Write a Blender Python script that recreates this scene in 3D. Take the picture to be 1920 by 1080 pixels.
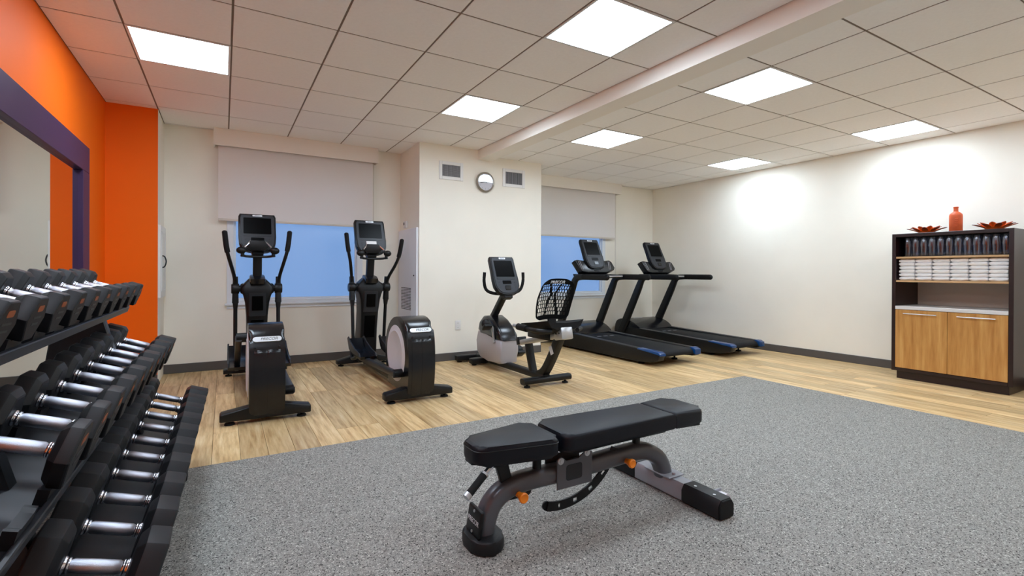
import bpy, bmesh, math, random
from mathutils import Matrix, Vector

random.seed(7)
for _o in list(bpy.data.objects):
    bpy.data.objects.remove(_o)
SC = bpy.context.scene
COL = SC.collection

# ---------------------------------------------------------------- camera
CAM_Z = 1.13
F_PX, CX, CY = 911.66, 946.11, 513.02
YAW, PITCH, ROLL = 0.5239, -0.0034, 0.0044
cam = bpy.data.cameras.new('camera')
cam.sensor_width = 36.0
cam.lens = F_PX / 1920 * 36.0
cam.shift_x = (960 - CX) / 1920
cam.shift_y = (CY - 540) / 1920
cam.clip_start = 0.02
camo = bpy.data.objects.new('camera', cam)
COL.objects.link(camo)
c_, s_ = math.cos, math.sin
_Y = Matrix(((c_(YAW), -s_(YAW), 0), (s_(YAW), c_(YAW), 0), (0, 0, 1)))
_P = Matrix(((1, 0, 0), (0, c_(PITCH), s_(PITCH)), (0, -s_(PITCH), c_(PITCH))))
_R = Matrix(((c_(ROLL), 0, s_(ROLL)), (0, 1, 0), (-s_(ROLL), 0, c_(ROLL))))
_M = _R @ _P @ _Y
right, fwd, up = _M[0], _M[1], _M[2]
camo.matrix_world = Matrix(((right.x, up.x, -fwd.x, 0), (right.y, up.y, -fwd.y, 0),
                            (right.z, up.z, -fwd.z, CAM_Z), (0, 0, 0, 1)))
SC.camera = camo

# ---------------------------------------------------------------- world, exposure
world = bpy.data.worlds.new('world')
SC.world = world
world.use_nodes = True
_bg = world.node_tree.nodes['Background']
_bg.inputs[0].default_value = (0.24, 0.42, 0.74, 1)
_bg.inputs[1].default_value = 1.0
SC.cycles.diffuse_bounces = 8
SC.cycles.max_bounces = 14
SC.cycles.transparent_max_bounces = 16
SC.view_settings.view_transform = 'Standard'
SC.view_settings.look = 'None'
SC.view_settings.gamma = 1.0
SC.view_settings.use_curve_mapping = False
SC.view_settings.exposure = 0.0
PANEL_EMIT = 19.0          # every ceiling light diffuser, the same fitting throughout

# ---------------------------------------------------------------- materials
def lin(c):
    return tuple(((v / 255) / 12.92 if v / 255 <= 0.04045 else ((v / 255 + 0.055) / 1.055) ** 2.4) for v in c) + (1.0,)

MATS = {}
def mat(name, rgb, rough=0.5, metal=0.0, spec=0.5, coat=0.0, bump=0.0, bscale=200.0, var=0.0, vscale=6.0):
    m = bpy.data.materials.new(name); m.use_nodes = True
    nt = m.node_tree; b = nt.nodes['Principled BSDF']
    b.inputs['Base Color'].default_value = lin(rgb)
    b.inputs['Roughness'].default_value = rough
    b.inputs['Metallic'].default_value = metal
    b.inputs['Specular IOR Level'].default_value = spec
    b.inputs['Coat Weight'].default_value = coat
    tc = nt.nodes.new('ShaderNodeTexCoord')
    if bump:
        n = nt.nodes.new('ShaderNodeTexNoise'); n.inputs['Scale'].default_value = bscale
        n.inputs['Detail'].default_value = 3
        bp = nt.nodes.new('ShaderNodeBump'); bp.inputs['Strength'].default_value = bump
        bp.inputs['Distance'].default_value = 0.002
        nt.links.new(tc.outputs['Object'], n.inputs['Vector'])
        nt.links.new(n.outputs['Fac'], bp.inputs['Height'])
        nt.links.new(bp.outputs['Normal'], b.inputs['Normal'])
    if var:
        n = nt.nodes.new('ShaderNodeTexNoise'); n.inputs['Scale'].default_value = vscale
        n.inputs['Detail'].default_value = 4
        r = nt.nodes.new('ShaderNodeValToRGB')
        c = lin(rgb)
        r.color_ramp.elements[0].position = 0.3; r.color_ramp.elements[1].position = 0.7
        r.color_ramp.elements[0].color = tuple(v * (1 - var) for v in c[:3]) + (1,)
        r.color_ramp.elements[1].color = tuple(min(1, v * (1 + var)) for v in c[:3]) + (1,)
        nt.links.new(tc.outputs['Object'], n.inputs['Vector'])
        nt.links.new(n.outputs['Fac'], r.inputs['Fac'])
        nt.links.new(r.outputs['Color'], b.inputs['Base Color'])
    MATS[name] = m
    return m

mat('cream', (245, 241, 229), 0.75, spec=0.3, bump=0.05, bscale=300, var=0.02, vscale=2)
mat('orange', (241, 106, 6), 0.62, spec=0.2, bump=0.05, bscale=300, var=0.02, vscale=2)
mat('ceiling_tile', (252, 250, 247), 0.9, spec=0.2, bump=0.25, bscale=350, var=0.02, vscale=40)
mat('ceiling_grid', (128, 112, 98), 0.7)
mat('beam', (245, 240, 231), 0.75)
mat('baseboard', (84, 80, 78), 0.55)
mat('white_paint', (232, 232, 230), 0.4)
mat('white_trim', (226, 232, 238), 0.45)
mat('panel_white', (238, 241, 248), 0.4)
mat('purple', (60, 38, 72), 0.45, spec=0.25)
mat('black', (15, 16, 18), 0.42, spec=0.35, bump=0.03, bscale=500)
mat('black_gloss', (12, 13, 18), 0.24, spec=0.5)
mat('black_soft', (14, 14, 15), 0.7, spec=0.3)
mat('rubber_black', (18, 18, 21), 0.5, spec=0.4, bump=0.05, bscale=400)
mat('charcoal', (36, 38, 42), 0.4, spec=0.4, bump=0.03, bscale=400)
mat('console_grey', (46, 48, 54), 0.42, spec=0.35)
mat('screen', (3, 3, 4), 0.3, spec=0.08)
mat('silver', (196, 197, 200), 0.32, metal=0.85)
mat('silver_plastic', (212, 209, 214), 0.45)
mat('bike_grey', (176, 173, 178), 0.42)
mat('badge', (225, 228, 232), 0.35, metal=0.2)
mat('chrome', (222, 224, 232), 0.16, metal=1.0)
mat('knurl', (200, 203, 214), 0.3, metal=1.0, bump=0.35, bscale=900)
mat('bench_grey', (92, 94, 100), 0.32, metal=0.25)
mat('bench_silver', (158, 160, 168), 0.3, metal=0.4)
mat('vinyl', (15, 17, 25), 0.45, spec=0.28, bump=0.12, bscale=500)
mat('knob_orange', (240, 134, 22), 0.4)
mat('blue_cap', (14, 62, 116), 0.22)
mat('belt', (14, 15, 18), 0.7, spec=0.3, bump=0.2, bscale=900)
mat('rack_metal', (34, 35, 39), 0.36, metal=0.2)
mat('red', (150, 30, 36), 0.4)
mat('espresso', (36, 16, 15), 0.35, var=0.12, vscale=12)
mat('counter', (226, 226, 226), 0.3)
mat('cab_back', (206, 198, 186), 0.6)
mat('towel', (250, 250, 252), 0.95, bump=0.5, bscale=500)
mat('terracotta', (206, 88, 40), 0.5, var=0.1, vscale=20)
mat('flower_orange', (232, 104, 34), 0.4, var=0.15, vscale=30)
mat('flower_dark', (186, 58, 30), 0.4)
mat('vent_dark', (54, 54, 58), 0.6)
mat('vent_slat', (150, 150, 154), 0.5)
mat('clock_face', (226, 227, 232), 0.5)
mat('clock_rim', (158, 152, 142), 0.32, metal=0.7)
mat('ink', (26, 26, 28), 0.6)
mat('outlet', (228, 227, 226), 0.4)
mat('fabric_bar', (214, 208, 198), 0.5)

def mirror_mat():
    m = bpy.data.materials.new('mirror_glass'); m.use_nodes = True
    b = m.node_tree.nodes['Principled BSDF']
    b.inputs['Base Color'].default_value = (0.80, 0.83, 0.80, 1)
    b.inputs['Metallic'].default_value = 1.0; b.inputs['Roughness'].default_value = 0.015
    MATS['mirror_glass'] = m
mirror_mat()

def emit_mat(name, col, strength):
    m = bpy.data.materials.new(name); m.use_nodes = True
    nt = m.node_tree; nt.nodes.clear()
    e = nt.nodes.new('ShaderNodeEmission'); o = nt.nodes.new('ShaderNodeOutputMaterial')
    e.inputs[0].default_value = col; e.inputs[1].default_value = strength
    nt.links.new(e.outputs[0], o.inputs[0]); MATS[name] = m
emit_mat('diffuser', (0.84, 0.99, 1.15, 1), PANEL_EMIT)

def glass_mat(name, tint, gloss=0.08, rough=0.05, edge=0.5):
    m = bpy.data.materials.new(name); m.use_nodes = True
    nt = m.node_tree; nt.nodes.clear()
    o = nt.nodes.new('ShaderNodeOutputMaterial'); mx = nt.nodes.new('ShaderNodeMixShader')
    t = nt.nodes.new('ShaderNodeBsdfTransparent'); g = nt.nodes.new('ShaderNodeBsdfGlossy')
    f = nt.nodes.new('ShaderNodeLayerWeight'); f.inputs['Blend'].default_value = 0.35
    mul = nt.nodes.new('ShaderNodeMath'); mul.operation = 'MULTIPLY_ADD'
    mul.inputs[1].default_value = edge; mul.inputs[2].default_value = gloss
    t.inputs[0].default_value = tint; g.inputs['Roughness'].default_value = rough
    nt.links.new(f.outputs['Facing'], mul.inputs[0]); nt.links.new(mul.outputs[0], mx.inputs[0])
    nt.links.new(t.outputs[0], mx.inputs[1]); nt.links.new(g.outputs[0], mx.inputs[2])
    nt.links.new(mx.outputs[0], o.inputs[0]); MATS[name] = m
glass_mat('tumbler_glass', (0.80, 0.84, 0.90, 1), 0.10)
glass_mat('clock_glass', (0.96, 0.96, 0.97, 1), 0.03, 0.03, 0.12)

def frosted_mat():
    m = bpy.data.materials.new('window_glass'); m.use_nodes = True
    nt = m.node_tree; nt.nodes.clear()
    o = nt.nodes.new('ShaderNodeOutputMaterial'); mx = nt.nodes.new('ShaderNodeMixShader')
    t = nt.nodes.new('ShaderNodeBsdfTransparent'); g = nt.nodes.new('ShaderNodeBsdfGlossy')
    t.inputs[0].default_value = (0.92, 0.95, 1, 1); g.inputs['Roughness'].default_value = 0.35
    mx.inputs[0].default_value = 0.07
    nt.links.new(t.outputs[0], mx.inputs[1]); nt.links.new(g.outputs[0], mx.inputs[2])
    nt.links.new(mx.outputs[0], o.inputs[0]); MATS['window_glass'] = m
frosted_mat()

def shade_mat():
    m = bpy.data.materials.new('shade_fabric'); m.use_nodes = True
    nt = m.node_tree; nt.nodes.clear()
    o = nt.nodes.new('ShaderNodeOutputMaterial'); mx = nt.nodes.new('ShaderNodeMixShader')
    d = nt.nodes.new('ShaderNodeBsdfDiffuse'); t = nt.nodes.new('ShaderNodeBsdfTranslucent')
    d.inputs[0].default_value = lin((244, 240, 236)); t.inputs[0].default_value = lin((240, 238, 238))
    mx.inputs[0].default_value = 0.2
    nt.links.new(d.outputs[0], mx.inputs[1]); nt.links.new(t.outputs[0], mx.inputs[2])
    nt.links.new(mx.outputs[0], o.inputs[0]); MATS['shade_fabric'] = m
shade_mat()

def rubber_floor_mat():
    m = bpy.data.materials.new('rubber_floor'); m.use_nodes = True
    nt = m.node_tree; b = nt.nodes['Principled BSDF']
    b.inputs['Roughness'].default_value = 0.8; b.inputs['Specular IOR Level'].default_value = 0.3
    tc = nt.nodes.new('ShaderNodeTexCoord')
    v = nt.nodes.new('ShaderNodeTexVoronoi'); v.inputs['Scale'].default_value = 230
    sp = nt.nodes.new('ShaderNodeSeparateColor')
    r = nt.nodes.new('ShaderNodeValToRGB'); r.color_ramp.interpolation = 'CONSTANT'
    el = r.color_ramp.elements
    cols = [(0.0, (50, 48, 46)), (0.09, (122, 120, 115)), (0.34, (148, 145, 139)), (0.6, (134, 131, 126)),
            (0.82, (162, 159, 152)), (0.95, (196, 192, 184))]
    el[0].position = 0; el[0].color = lin(cols[0][1]); el[1].position = cols[1][0]; el[1].color = lin(cols[1][1])
    for p, c in cols[2:]:
        e = el.new(p); e.color = lin(c)
    n = nt.nodes.new('ShaderNodeTexNoise'); n.inputs['Scale'].default_value = 1.5
    mp = nt.nodes.new('ShaderNodeMapRange'); mp.inputs['To Min'].default_value = 0.93; mp.inputs['To Max'].default_value = 1.06
    mul = nt.nodes.new('ShaderNodeMix'); mul.data_type = 'RGBA'; mul.blend_type = 'MULTIPLY'; mul.inputs[0].default_value = 1
    bp = nt.nodes.new('ShaderNodeBump'); bp.inputs['Strength'].default_value = 0.2; bp.inputs['Distance'].default_value = 0.002
    L = nt.links.new
    L(tc.outputs['Object'], v.inputs['Vector']); L(v.outputs['Color'], sp.inputs[0]); L(sp.outputs[0], r.inputs[0])
    L(tc.outputs['Object'], n.inputs['Vector']); L(n.outputs['Fac'], mp.inputs['Value'])
    L(r.outputs['Color'], mul.inputs[6]); L(mp.outputs[0], mul.inputs[7]); L(mul.outputs[2], b.inputs['Base Color'])
    L(v.outputs['Distance'], bp.inputs['Height']); L(bp.outputs['Normal'], b.inputs['Normal'])
    MATS['rubber_floor'] = m
rubber_floor_mat()

def wood_mat(name, cols, axis_scale, per_object=True, rough=0.42):
    """grain stretched along one axis, tone shifted per plank"""
    m = bpy.data.materials.new(name); m.use_nodes = True
    nt = m.node_tree; b = nt.nodes['Principled BSDF']; L = nt.links.new
    b.inputs['Roughness'].default_value = rough; b.inputs['Specular IOR Level'].default_value = 0.4
    tc = nt.nodes.new('ShaderNodeTexCoord'); mp = nt.nodes.new('ShaderNodeMapping')
    mp.inputs['Scale'].default_value = axis_scale
    n = nt.nodes.new('ShaderNodeTexNoise'); n.inputs['Scale'].default_value = 1.0; n.inputs['Detail'].default_value = 6
    n.inputs['Roughness'].default_value = 0.6
    r = nt.nodes.new('ShaderNodeValToRGB')
    el = r.color_ramp.elements
    el[0].position = cols[0][0]; el[0].color = lin(cols[0][1])
    el[1].position = cols[1][0]; el[1].color = lin(cols[1][1])
    for p, c in cols[2:]:
        e = el.new(p); e.color = lin(c)
    L(tc.outputs['Object'], mp.inputs['Vector'])
    oi = nt.nodes.new('ShaderNodeObjectInfo')
    if per_object:
        vm = nt.nodes.new('ShaderNodeVectorMath'); vm.operation = 'ADD'
        cb = nt.nodes.new('ShaderNodeCombineXYZ'); ml = nt.nodes.new('ShaderNodeMath'); ml.operation = 'MULTIPLY'
        ml.inputs[1].default_value = 57.0
        L(oi.outputs['Random'], ml.inputs[0]); L(ml.outputs[0], cb.inputs[0]); L(ml.outputs[0], cb.inputs[1])
        L(mp.outputs[0], vm.inputs[0]); L(cb.outputs[0], vm.inputs[1]); L(vm.outputs[0], n.inputs['Vector'])
    else:
        L(mp.outputs[0], n.inputs['Vector'])
    L(n.outputs['Fac'], r.inputs['Fac'])
    if per_object:
        mr = nt.nodes.new('ShaderNodeMapRange'); mr.inputs['To Min'].default_value = 0.74; mr.inputs['To Max'].default_value = 1.12
        mul = nt.nodes.new('ShaderNodeMix'); mul.data_type = 'RGBA'; mul.blend_type = 'MULTIPLY'; mul.inputs[0].default_value = 1
        L(oi.outputs['Random'], mr.inputs['Value']); L(r.outputs['Color'], mul.inputs[6]); L(mr.outputs[0], mul.inputs[7])
        L(mul.outputs[2], b.inputs['Base Color'])
    else:
        L(r.outputs['Color'], b.inputs['Base Color'])
    MATS[name] = m
wood_mat('plank_wood', [(0.28, (166, 126, 78)), (0.52, (216, 184, 134)), (0.74, (238, 214, 172))], (30, 2.2, 1))
wood_mat('oak', [(0.28, (172, 118, 58)), (0.5, (198, 146, 80)), (0.75, (216, 170, 104))], (1, 26, 2.0), False, 0.38)
wood_mat('shelf_wood', [(0.3, (186, 146, 100)), (0.7, (214, 178, 132))], (1, 3, 30), False, 0.5)

# ---------------------------------------------------------------- mesh helpers
def finish(name, bm, m, parent=None, smooth=35, matrix=None):
    if matrix is not None:
        bm.transform(matrix)
    bmesh.ops.recalc_face_normals(bm, faces=bm.faces[:])
    me = bpy.data.meshes.new(name); bm.to_mesh(me); bm.free()
    return link(name, me, m, parent, smooth)

def link(name, me, m, parent=None, smooth=35):
    if m is not None and not me.materials:
        me.materials.append(MATS[m])
    if smooth and len(me.polygons):
        me.polygons.foreach_set('use_smooth', [True] * len(me.polygons))
        me.set_sharp_from_angle(angle=math.radians(smooth))
    o = bpy.data.objects.new(name, me); COL.objects.link(o)
    if parent is not None:
        o.parent = parent
    return o

def thing(name, label, cat, loc=(0, 0, 0), rz=0.0, group=None):
    o = bpy.data.objects.new(name, None); COL.objects.link(o)
    o.empty_display_size = 0.1
    o.location = loc; o.rotation_euler = (0, 0, rz)
    return tag(o, label, cat, group)

def tag(o, label, cat, group=None):
    o['label'] = label; o['category'] = cat
    if group: o['group'] = group
    return o

def struct(o):
    o['kind'] = 'structure'
    return o

def copy_tree(o, parent=None):
    c = o.copy(); COL.objects.link(c); c.parent = parent
    for ch in list(o.children):
        copy_tree(ch, c)
    return c

def T(x, y, z): return Matrix.Translation((x, y, z))
def RX(a): return Matrix.Rotation(a, 4, 'X')
def RY(a): return Matrix.Rotation(a, 4, 'Y')
def RZ(a): return Matrix.Rotation(a, 4, 'Z')

def new(): return bmesh.new()

def box(bm, c, s, bev=0.0, seg=2, m=None):
    r = bmesh.ops.create_cube(bm, size=1.0)
    vs = r['verts']
    bmesh.ops.scale(bm, vec=s, verts=vs)
    if bev > 0:
        es = list({e for v in vs for e in v.link_edges})
        rr = bmesh.ops.bevel(bm, geom=es, offset=bev, segments=seg, profile=0.5, affect='EDGES', clamp_overlap=True)
        vs = list({v for f in rr['faces'] for v in f.verts} | {v for v in vs if v.is_valid})
    M = T(*c) if m is None else T(*c) @ m
    bmesh.ops.transform(bm, matrix=M, verts=vs)
    return bm

def span(bm, x0, x1, y0, y1, z0, z1, bev=0.0, seg=2):
    return box(bm, ((x0 + x1) / 2, (y0 + y1) / 2, (z0 + z1) / 2), (abs(x1 - x0), abs(y1 - y0), abs(z1 - z0)), bev, seg)

def prism(bm, pts, a, b, axis='x', bev=0.0, seg=2, m=None):
    """2D outline extruded from a to b along axis. x: pts=(y,z); y: pts=(x,z); z: pts=(x,y)"""
    def p3(p, t):
        return {'x': (t, p[0], p[1]), 'y': (p[0], t, p[1]), 'z': (p[0], p[1], t)}[axis]
    va = [bm.verts.new(p3(p, a)) for p in pts]; vb = [bm.verts.new(p3(p, b)) for p in pts]
    n = len(pts)
    fa = bm.faces.new(va); fb = bm.faces.new(list(reversed(vb)))
    for i in range(n):
        bm.faces.new((va[i], vb[i], vb[(i + 1) % n], va[(i + 1) % n]))
    vs = va + vb
    if bev > 0:
        es = list(set(fa.edges) | set(fb.edges))
        rr = bmesh.ops.bevel(bm, geom=es, offset=bev, segments=seg, profile=0.5, affect='EDGES', clamp_overlap=True)
        vs = list({v for f in rr['faces'] for v in f.verts} | {v for v in vs if v.is_valid})
    if m is not None:
        bmesh.ops.transform(bm, matrix=m, verts=vs)
    return bm

def smooth_pts(pts, k=6, closed=False):
    """Catmull-Rom through 2D or 3D points"""
    P = [Vector(p) for p in pts]; n = len(P); out = []
    rng = n if closed else n - 1
    for i in range(rng):
        if closed:
            p0, p1, p2, p3 = P[(i - 1) % n], P[i], P[(i + 1) % n], P[(i + 2) % n]
        else:
            p0 = P[i - 1] if i else P[0] * 2 - P[1]
            p1, p2 = P[i], P[i + 1]
            p3 = P[i + 2] if i + 2 < n else P[n - 1] * 2 - P[n - 2]
        for j in range(k):
            t = j / k
            out.append(0.5 * ((2 * p1) + (p2 - p0) * t + (2 * p0 - 5 * p1 + 4 * p2 - p3) * t * t + (3 * p1 - p0 - 3 * p2 + p3) * t ** 3))
    if not closed: out.append(P[-1])
    return out

def circle_prof(r, n=10, ry=None):
    ry = ry or r
    return [(r * math.cos(2 * math.pi * i / n), ry * math.sin(2 * math.pi * i / n)) for i in range(n)]

def rect_prof(w, h, r=0.006, k=2):
    pts = []
    for cx, cy, a0 in ((w / 2 - r, h / 2 - r, 0), (-w / 2 + r, h / 2 - r, 90), (-w / 2 + r, -h / 2 + r, 180), (w / 2 - r, -h / 2 + r, 270)):
        for i in range(k + 1):
            a = math.radians(a0 + 90 * i / k)
            pts.append((cx + r * math.cos(a), cy + r * math.sin(a)))
    return pts

def sweep(bm, pts, prof, side=Vector((1, 0, 0)), curve=0, scales=None, prof2=None):
    """sweep a profile (u along side, v across) along points"""
    P = [Vector(p) for p in pts]
    if curve: P = [Vector(p) for p in smooth_pts(P, curve)]
    side = Vector(side); rings = []
    n = len(P)
    for i, p in enumerate(P):
        t = (P[min(i + 1, n - 1)] - P[max(i - 1, 0)]).normalized()
        v = t.cross(side)
        if v.length < 1e-4: v = t.cross(Vector((0, 0.01, 1)))
        v.normalize(); u = v.cross(t).normalized()
        k = 1.0 if scales is None else scales[0] + (scales[1] - scales[0]) * i / (n - 1)
        w = i / (n - 1)
        pf = prof if prof2 is None else [(a * (1 - w) + c * w, b * (1 - w) + d * w) for (a, b), (c, d) in zip(prof, prof2)]
        rings.append([bm.verts.new(p + u * a * k + v * b * k) for a, b in pf])
    m = len(prof)
    for a, b in zip(rings[:-1], rings[1:]):
        for j in range(m):
            bm.faces.new((a[j], a[(j + 1) % m], b[(j + 1) % m], b[j]))
    bm.faces.new(list(reversed(rings[0]))); bm.faces.new(rings[-1])
    return bm

def tube(bm, pts, r, n=10, curve=0, side=(1, 0, 0)):
    return sweep(bm, pts, circle_prof(r, n), side, curve)

def cyl(bm, a, b, r, n=16, r2=None, bev=0.0):
    a, b = Vector(a), Vector(b); d = b - a
    q = Vector((0, 0, 1)).rotation_difference(d.normalized()).to_matrix().to_4x4()
    r2 = r if r2 is None else r2
    prof = [(0, 0), (r - bev, 0), (r, bev), (r2, d.length - bev), (r2 - bev, d.length), (0, d.length)] if bev else \
           [(0, 0), (r, 0), (r2, d.length), (0, d.length)]
    return lathe(bm, prof, n, T(*a) @ q)

def lathe(bm, prof, n=20, m=None):
    m = m or Matrix(); rings = []
    for r, z in prof:
        if r < 1e-6: rings.append([bm.verts.new(m @ Vector((0, 0, z)))])
        else: rings.append([bm.verts.new(m @ Vector((r * math.cos(2 * math.pi * i / n), r * math.sin(2 * math.pi * i / n), z))) for i in range(n)])
    for a, b in zip(rings[:-1], rings[1:]):
        for i in range(n):
            j = (i + 1) % n
            if len(a) == 1 and len(b) == 1: continue
            if len(a) == 1: bm.faces.new((a[0], b[j], b[i]))
            elif len(b) == 1: bm.faces.new((a[i], a[j], b[0]))
            else: bm.faces.new((a[i], a[j], b[j], b[i]))
    return bm

def ellipsoid(bm, c, s, m=None, u=14, v=9):
    M = T(*c) @ (m or Matrix()) @ Matrix.Diagonal((s[0], s[1], s[2], 1))
    prof = [(max(0.0, math.sin(math.pi * i / v)) if 0 < i < v else 0.0, -math.cos(math.pi * i / v)) for i in range(v + 1)]
    return lathe(bm, prof, u, M)

def round_rect(x0, x1, y0, y1, r, k=4):
    pts = []
    for cx, cy, a0 in ((x1 - r, y1 - r, 0), (x0 + r, y1 - r, 90), (x0 + r, y0 + r, 180), (x1 - r, y0 + r, 270)):
        for i in range(k + 1):
            a = math.radians(a0 + 90 * i / k)
            pts.append((cx + r * math.cos(a), cy + r * math.sin(a)))
    return pts

def text_part(name, s, size, m, parent, matrix, shear=0.0, ext=0.0008, width=None):
    cu = bpy.data.curves.new('lettering', 'FONT')
    cu.body = s; cu.size = size; cu.extrude = ext; cu.align_x = 'CENTER'; cu.align_y = 'CENTER'; cu.shear = shear
    ob = bpy.data.objects.new('lettering', cu); COL.objects.link(ob)
    bpy.context.view_layer.update()
    me = bpy.data.meshes.new_from_object(ob.evaluated_get(bpy.context.evaluated_depsgraph_get()))
    bpy.data.objects.remove(ob)
    if width:
        xs = [v.co.x for v in me.vertices]; k = width / (max(xs) - min(xs))
        me.transform(Matrix.Diagonal((k, 1, 1, 1)))
    me.transform(matrix); me.materials.clear()
    return link(name, me, m, parent, 0)

# ================================================================= THE ROOM
XL, XR = -0.975, 6.885          # side walls
YB, YN = 6.44, -2.4             # far wall, wall behind the camera
ZL, ZR = 2.725, 2.660           # two ceiling levels
BX0, BX1, BZ = 2.885, 3.085, 2.600   # dropped beam
COX0, COX1, COY = 2.08, 3.885, 5.70  # column
MATX, MATY = 4.95, 3.30         # rubber floor edge

# ---- floor
bm = new(); span(bm, XL - 0.1, XR + 0.1, YN - 0.1, YB + 0.15, -0.12, -0.012)
floor = struct(finish('floor', bm, 'baseboard', smooth=0))
tag(floor, 'pale oak plank floor around the grey rubber area', 'floor')
bm = new(); span(bm, XL, MATX, YN, MATY, -0.012, 0.0)
o = struct(finish('floor_rubber', bm, 'rubber_floor', smooth=0))
tag(o, 'speckled grey rubber floor under the weight bench', 'floor')
PW, PL = 0.1524, 1.22
plank_cache = {}
def plank(x, y0, y1, w=PW):
    k = (round(y1 - y0, 3), round(w, 3))
    if k not in plank_cache:
        b = new(); box(b, (0, 0, -0.006), (w - 0.0016, y1 - y0 - 0.0016, 0.012), 0.0016, 1)
        me = bpy.data.meshes.new('plank'); b.to_mesh(me); b.free(); me.materials.append(MATS['plank_wood'])
        plank_cache[k] = me
    o = bpy.data.objects.new('plank', plank_cache[k]); COL.objects.link(o); o.parent = floor
    o.location = (x + w / 2, (y0 + y1) / 2, 0)
def plank_run(x, w, ya, yb):
    off = random.choice((0.0, 0.305, 0.61, 0.915))
    y = ya - off
    while y < yb - 0.01:
        a, b = max(y, ya), min(y + PL, yb)
        if b - a > 0.02: plank(x, a, b, w)
        y += PL
x = XL
while x < XR - 0.01:
    w = min(PW, XR - x)
    if x < MATX - 0.001 < x + w: w = MATX - x
    plank_run(x, w, MATY if x < MATX - 0.002 else -0.4, YB)
    x += w
bm = new(); span(bm, MATX, XR, YN, -0.4, -0.012, 0.0)
finish('plank', bm, 'plank_wood', floor, 0)

# ---- walls
bm = new(); span(bm, XL - 0.12, XL, YN, YB + 0.12, 0, ZL + 0.06)
tag(struct(finish('wall_left', bm, 'orange', smooth=0)), 'orange painted side wall behind the dumbbell rack', 'wall')
bm = new(); span(bm, XL, -0.565, 5.885, YB, 0, ZL)
w = struct(finish('wall_corner', bm, 'orange', smooth=0))
w.data.materials.append(MATS['cream'])
for p in w.data.polygons:
    if p.normal.x > 0.5: p.material_index = 1
tag(w, 'orange boxed out corner beside the far window', 'wall')
bm = new(); span(bm, XR, XR + 0.12, YN, YB + 0.12, 0, ZL + 0.06)
tag(struct(finish('wall_right', bm, 'cream', smooth=0)), 'long cream wall behind the towel cabinet', 'wall')
bm = new(); span(bm, XL - 0.12, XR + 0.12, YN - 0.12, YN, 0, ZL + 0.06)
tag(struct(finish('wall_near', bm, 'cream', smooth=0)), 'cream wall facing the windows', 'wall')
WINS = [(0.03, 1.57, 0.74, 2.27), (4.19, 5.73, 0.74, 2.27)]
bm = new()
xs = [XL, WINS[0][0], WINS[0][1], WINS[1][0], WINS[1][1], XR]
for i in range(5):
    if i in (1, 3):
        wn = WINS[(i - 1) // 2]
        span(bm, xs[i], xs[i + 1], YB, YB + 0.12, 0, wn[2]); span(bm, xs[i], xs[i + 1], YB, YB + 0.12, wn[3], ZL + 0.06)
    else:
        span(bm, xs[i], xs[i + 1], YB, YB + 0.12, 0, ZL + 0.06)
tag(struct(finish('wall_back', bm, 'cream', smooth=0)), 'cream far wall with two windows', 'wall')
bm = new(); span(bm, COX0, COX1, COY, YB, 0, ZL)
tag(struct(finish('wall_column', bm, 'cream', smooth=0)), 'wide cream column carrying the wall clock', 'wall')

# ---- baseboards
def baseboard(name, x0, x1, y0, y1, label):
    b = new(); span(b, x0, x1, y0, y1, 0, 0.1, 0.004, 1)
    tag(struct(finish(name, b, 'baseboard')), label, 'baseboard')
TB = 0.012
baseboard('baseboard_back', -0.565, COX0, YB - TB, YB, 'dark grey baseboard under the window by the ellipticals')
baseboard('baseboard_alcove', COX1, XR, YB - TB, YB, 'dark grey baseboard behind the treadmills')
baseboard('baseboard_column', COX0, COX1, COY - TB, COY, 'dark grey baseboard along the column face')
baseboard('baseboard_column_side', COX1, COX1 + TB, COY, YB - TB, 'dark grey baseboard on the treadmill side of the column')
baseboard('baseboard_right', XR - TB, XR, YN, YB - TB, 'dark grey baseboard along the long cream wall')
baseboard('baseboard_left', XL, XL + TB, YN, 5.885, 'dark grey baseboard under the mirror')
baseboard('baseboard_corner', XL + TB, -0.565, 5.885 - TB, 5.885, 'dark grey baseboard along the orange corner')

# ---- ceiling: hung grid with a tile in each cell
bm = new()
span(bm, XL - 0.12, BX0, YN - 0.12, YB + 0.12, ZL + 0.0035, ZL + 0.08)
span(bm, BX1, XR + 0.12, YN - 0.12, YB + 0.12, ZR + 0.0035, ZR + 0.08)
ceiling = struct(finish('ceiling', bm, 'ceiling_grid', smooth=0))
tag(ceiling, 'white tiled ceiling with dark grid lines', 'ceiling')
bm = new(); span(bm, BX0, BX1, YN, COY, BZ, ZL + 0.08)
tag(struct(finish('trim_1', bm, 'beam', smooth=0)), 'cream dropped beam running across the ceiling', 'beam')
G = 0.61
GY0 = 2.743
rows = [GY0 + G * k for k in range(-9, 7)]
colsL = [-0.565 + G * k for k in range(-1, 7)]
colsR = [3.502 + G * k for k in range(-1, 7)]
LIGHT_Y = [0.303, 2.133, 3.963]     # the same three tile spacing the lights in view keep
LIGHTS = [(-0.565, y, ZL) for y in LIGHT_Y] + [(1.875, y, ZL) for y in LIGHT_Y] + \
         [(3.502, y, ZR) for y in LIGHT_Y] + [(5.942, y, ZR) for y in LIGHT_Y]
tile_cache = {}
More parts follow.
